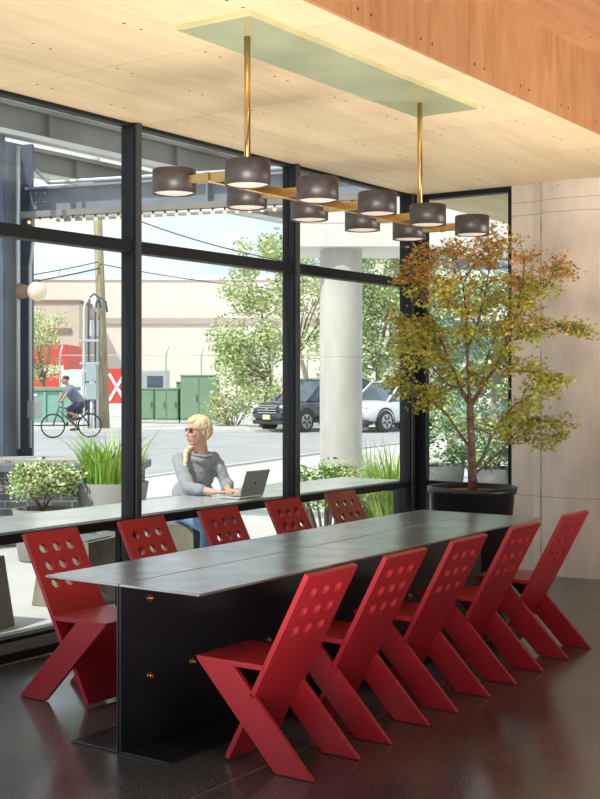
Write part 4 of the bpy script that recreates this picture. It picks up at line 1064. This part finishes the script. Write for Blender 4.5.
# ------------------------------------------------------------------ cyclist
cd = 36.0; x, y = at(72, cd)
fw = -RIGHT*.94 - FWD*.34; fw.normalize(); sd = Vector((-fw.y, fw.x, 0)); UP = Vector((0,0,1))
bk = thing('bicycle', 'dark bicycle ridden along the street past the dumpster', 'bicycle', (x, y, .006))
def BP(f, s_, z): return fw*f + sd*s_ + UP*z
for f in (-.52, .55):
    m = MB(); m.tube([BP(f + .335*math.cos(2*PI*k/32), 0, .36 + .335*math.sin(2*PI*k/32)) for k in range(33)], .022, 8, False); wh = m.build('wheel', M['tyre'], bk)
    m = MB()
    for k in range(12): a = PI*k/6; m.tube([BP(f, 0, .36), BP(f + .32*math.cos(a), 0, .36 + .32*math.sin(a))], .003, 4)
    m.build('spokes', M['conduit'], wh); MB().tube([BP(f, -.05, .36), BP(f, .05, .36)], .025, 8).build('hub', M['conduit'], wh)
m = MB()
for a, b_ in (((-.12,0,.36),(-.22,0,.86)), ((-.12,0,.36),(.38,0,.80)), ((-.20,0,.80),(.36,0,.90)), ((-.12,.04,.36),(-.52,.04,.36)), ((-.12,-.04,.36),(-.52,-.04,.36)), ((-.20,0,.78),(-.52,.04,.36)), ((-.20,0,.78),(-.52,-.04,.36)), ((.36,0,.95),(.43,0,.72)), ((.43,.05,.72),(.55,.05,.36)), ((.43,-.05,.72),(.55,-.05,.36))): m.tube([BP(*a), BP(*b_)], .018, 8)
m.build('frame', M['bike'], bk)
m = MB(); m.tube([BP(.30,.30,1.06), BP(.40,.14,1.05), BP(.36,0,1.02), BP(.40,-.14,1.05), BP(.30,-.30,1.06)], .014, 8); m.build('handlebar', M['bike'], bk)
m = MB(); m.ball(BP(-.24,0,.90), (.12,.09,.035), 12, 8); m.build('saddle', M['keys'], bk)
m = MB(); m.tube([BP(-.12,-.12,.20), BP(-.12,-.05,.20), BP(-.12,0,.36), BP(-.12,.05,.52), BP(-.12,.12,.52)], .012, 6); m.build('crank', M['conduit'], bk)
rd = thing('person', 'cyclist in a slate t-shirt and dark shorts leaning on the handlebar', 'person', (x, y, .006))
b = MB(); hcx = BP(.20, 0, 1.68)
W_, RH = head_blobs(b, hcx, fw, 1.08)
sh_c = BP(.06, 0, 1.42); pel = BP(-.22, 0, .98)
b.capsule(BP(.10,0,1.46), hcx - UP*.05 - fw*.02, .06, .055); b.capsule(pel, sh_c - UP*.05, .14, .16)
arms = []
for s_ in (-1, 1):
    sh = sh_c + sd*s_*.19; el = BP(.26, s_*.30, 1.22); wr = BP(.33, s_*.29, 1.10); arms.append((sh, el, wr))
    b.capsule(sh, el, .055, .045); b.capsule(el, wr, .043, .03); hand_blobs(b, wr, (fw*.5 - UP*.4), (fw*.5 + UP*.6), sd*-s_, 1.0, .9)
legs = []
for s_, fz in ((-1, .20), (1, .52)):
    hp = pel + sd*s_*.09; an = BP(-.16, s_*.11, fz+.10); kn = BP(.18 if fz > .4 else .10, s_*.12, .80 if fz > .4 else .60); legs.append((hp, kn, an))
    b.capsule(hp, kn, .09, .062); b.capsule(kn, an, .06, .04)
blob_body('body', b, M['skin_tan'], rd, .012, 3)
s = MB(); s.capsule(pel + UP*.06, sh_c - UP*.05, .165, .185)
for sh, el, wr in arms: s.capsule(sh_c - UP*.03, sh, .10, .085); s.capsule(sh, sh.lerp(el, .6), .08, .072)
blob_body('tshirt', s, M['shirt'], rd, .014, 4)
s = MB(); s.ball(pel - UP*.02, (.16, .16, .13), 14, 10)
for hp, kn, an in legs: s.capsule(hp, hp.lerp(kn, .85), .115, .09)
blob_body('shorts', s, M['shorts'], rd, .014, 4)
for hp, kn, an in legs:
    m = MB(); m.capsule(an - UP*.05 - fw*.05, an - UP*.06 + fw*.17, .045, .038); m.build('shoe', M['keys'], rd)
m = MB(); m.ball(W_(0, -.020, .055), (.088, .104, .078), 16, 10, RH); m.build('hair', M['hair_dark'], rd)
m = MB()
for s_ in (-1, 1): m.ball(W_(s_*.035, .088, .015), (.030, .010, .020), 10, 6, RH)
m.tube([W_(-.03,.09,.018), W_(.03,.09,.018)], .006, 6); m.build('sunglasses', M['lens_dark'], rd)

# ------------------------------------------------------------------ trees outside
def tree(px, d, label, trunk_h, r_t, clusters, size, per, mats, slots, name='street_tree', cat='tree', lean=0.0, flat=.8):
    x, y = at(px, d); t = thing(name, label, cat, (x, y, 0))
    tops = [Vector(RIGHT*a + FWD*b_ + UP*z) for a, b_, z, r_ in clusters]
    m = MB(); m.tube([(0,0,0), RIGHT*lean*.5 + UP*trunk_h*.5, RIGHT*lean + UP*trunk_h], [r_t, r_t*.85, r_t*.7], 10); m.build('trunk', M['twig'], t)
    for c in tops[:14]:
        m = MB(); p0 = RIGHT*lean + UP*trunk_h*.95; mid = p0.lerp(c, .5) + Vector((random.uniform(-.15,.15), random.uniform(-.15,.15), .12)); m.tube([p0, mid, c], [r_t*.5, r_t*.3, r_t*.1], 6); m.build('branch', M['twig'], t)
    m = MB(); crown(m, [(c, q[3]) for c, q in zip(tops, clusters)], per, size, slots, flat)
    m.build('foliage', mats, t)
def rc(n_, a0, a1, z0, z1, r0, r1, dep=1.2):
    return [(random.uniform(a0, a1), random.uniform(-dep, dep), random.uniform(z0, z1), random.uniform(r0, r1)) for _ in range(n_)]
GM = [M['leaf_lt'], M['leaf_mid'], M['leaf_pale'], M['leaf_dk'], M['leaf_yel']]
tree(44, 53, 'loose yellow-green young tree behind the dumpster', 1.6, .07, rc(16, -.75, .55, 1.7, 4.6, .35, .6, .6), .16, 55, GM, (4, 1, 3, 0, 3))
tree(262, 45, 'tall airy light green tree behind the second mullion, rising over the cabinets', 1.8, .12,
     rc(13, -1.9, .2, 1.2, 3.4, .5, .8) + rc(16, -1.3, 2.1, 3.0, 6.9, .5, .9) + rc(8, -1.0, 1.9, 5.8, 7.0, .4, .6), .17, 62, GM, (6, 2, 4, 1, 1), lean=.3)
tree(318, 50, 'sparse slanting tree between the second mullion and the round pier', 3.0, .12, rc(26, -1.4, 2.2, 2.6, 7.2, .5, .9), .17, 40, GM, (6, 2, 4, 1, 0), lean=-.8)
tree(378, 50, 'dense light green tree right of the round pier', 2.2, .14, rc(40, -1.9, 1.9, 2.0, 7.8, .6, 1.0), .18, 55, GM, (6, 3, 3, 1, 0))
tree(452, 27, 'leafy blue-green tree seen through the end window behind the maple', 1.6, .12, rc(40, -.7, 1.0, .8, 4.0, .35, .6, .8), .13, 50, [M['leaf_lt'], M['leaf_mid'], M['leaf_pale'], M['leaf_dk'], M['leaf_blue']], (3, 3, 1, 2, 3))
tree(495, 26, 'dark blue-green tree by the right edge of the end window', 1.4, .12, rc(40, -.9, .9, .6, 3.8, .35, .55, .8), .13, 50, [M['leaf_lt'], M['leaf_mid'], M['leaf_pale'], M['leaf_dk'], M['leaf_blue']], (2, 2, 1, 3, 4))
# long hedge and roadside scrub
def shrub(name, px, d, label, clusters, size, per, mats, slots, cat='shrub', flat=.8):
    x, y = at(px, d); t = thing(name, label, cat, (x, y, 0))
    m = MB()
    for a, b_, z, r_ in clusters[:12]: m.tube([RIGHT*a*.3 + FWD*b_*.3, RIGHT*a*.7 + FWD*b_*.7 + UP*z*.6, RIGHT*a + FWD*b_ + UP*z], [.02, .015, .006], 5)
    m.build('stems', M['twig'], t)
    m = MB(); crown(m, [(RIGHT*a + FWD*b_ + UP*z, r_) for a, b_, z, r_ in clusters], per, size, slots, flat); m.build('foliage', mats, t)
shrub('roadside_shrub', 232, 47, 'straggly brownish scrub at the foot of the tall airy tree', rc(14, -.7, .9, .2, 1.3, .3, .5, .5), .13, 60, GM, (3, 2, 2, 1, 4))
shrub('roadside_shrub', 296, 55, 'green hedge between the trees behind the dark SUV', rc(26, -2.6, 4.5, .4, 2.0, .5, .8, .6), .16, 26, GM, (3, 3, 1, 3, 0))
# bed in front of the pier
shrub('bedding_shrub', 326, 12.6, 'fresh green low shrub at the foot of the round pier, left one', rc(36, -.36, .24, .42, .74, .10, .15, .2), .055, 330, GM, (2, 6, 0, 2, 0))
shrub('bedding_shrub', 358, 12.4, 'yellow-green low shrub at the foot of the round pier, right one', rc(32, -.24, .24, .42, .68, .10, .15, .2), .055, 330, GM, (6, 2, 4, 0, 1))
x, y = at(378, 12.8)
t = thing('flowering_grass', 'thin grey-mauve flower stalks beside the round pier', 'plant', (x, y, 0))
m = MB()
for _ in range(38):
    a = random.uniform(0, 6.28); rr = .22*math.sqrt(random.random()); blade(m, (rr*math.cos(a), rr*math.sin(a), 0), random.uniform(.75, 1.12), random.uniform(.05, .2), a, .016, 0, .05)
m.build('stalks', M['stalk'], t)
m = MB()
for _ in range(260):
    a = random.uniform(0, 6.28); rr = .26*math.sqrt(random.random()); blade(m, (rr*math.cos(a), rr*math.sin(a), 0), random.uniform(.4, .75), random.uniform(.1, .5), a, .018, random.choice((0, 1)), .2)
m.build('leaves', [M['leaf_mid'], M['grass2']], t)
x, y = at(394, 11.9)
t = thing('weeping_grass', 'tall arching light green grass clump beside the corner post', 'plant', (x, y, 0))
m = MB()
for _ in range(700):
    a = random.uniform(0, 6.28); rr = .16*math.sqrt(random.random()); blade(m, (rr*math.cos(a), rr*math.sin(a), 0), random.uniform(.6, 1.45), random.uniform(.1, .34), a, .026, random.choice((0, 1, 1)), random.uniform(.2, .55))
m.build('leaves', [M['grass'], M['grass2']], t)

# planters and wall outside the end window
for px, d, lb, seed in ((437, 13.2, 'dark slate planter with leafy green shrub left of the maple trunk', 1), (496, 12.8, 'dark slate planter with trailing green shrub right of the maple trunk', 2)):
    x, y = at(px, d); t = thing('slate_planter', lb, 'plant', (x, y, 0), 0, 'slate planters outside the end window')
    bowl_pot(t, .20, .30, .74, M['pot_dark'])
    m = MB(); crown(m, [(RIGHT*a + FWD*b_ + UP*z, r_) for a, b_, z, r_ in rc(24, -.30, .30, .72, 1.22, .10, .17, .3)], 330, .06, (2, 3, 1, 3, 3)); m.build('foliage', [M['leaf_lt'], M['leaf_mid'], M['leaf_pale'], M['leaf_dk'], M['leaf_blue']], t)
x, y = at(500, 58)
t = thing('office_building', 'pale building with a dark blue window strip behind the end window trees', 'building', (x, y, 0))
MB().obox(FWD*4 + UP*4.2, RIGHT, FWD, (0,0,1), 5.6, 3.9, 4.2).build('wall', M['white_wall'], t)
MB().obox(FWD*.08 + UP*7.4, RIGHT, FWD, (0,0,1), 5.2, .04, .45).build('window_strip', M['car_glass'], t)
MB().obox(FWD*.08 + UP*3.6, RIGHT, FWD, (0,0,1), 5.2, .04, .9).build('window_strip', M['car_glass'], t)
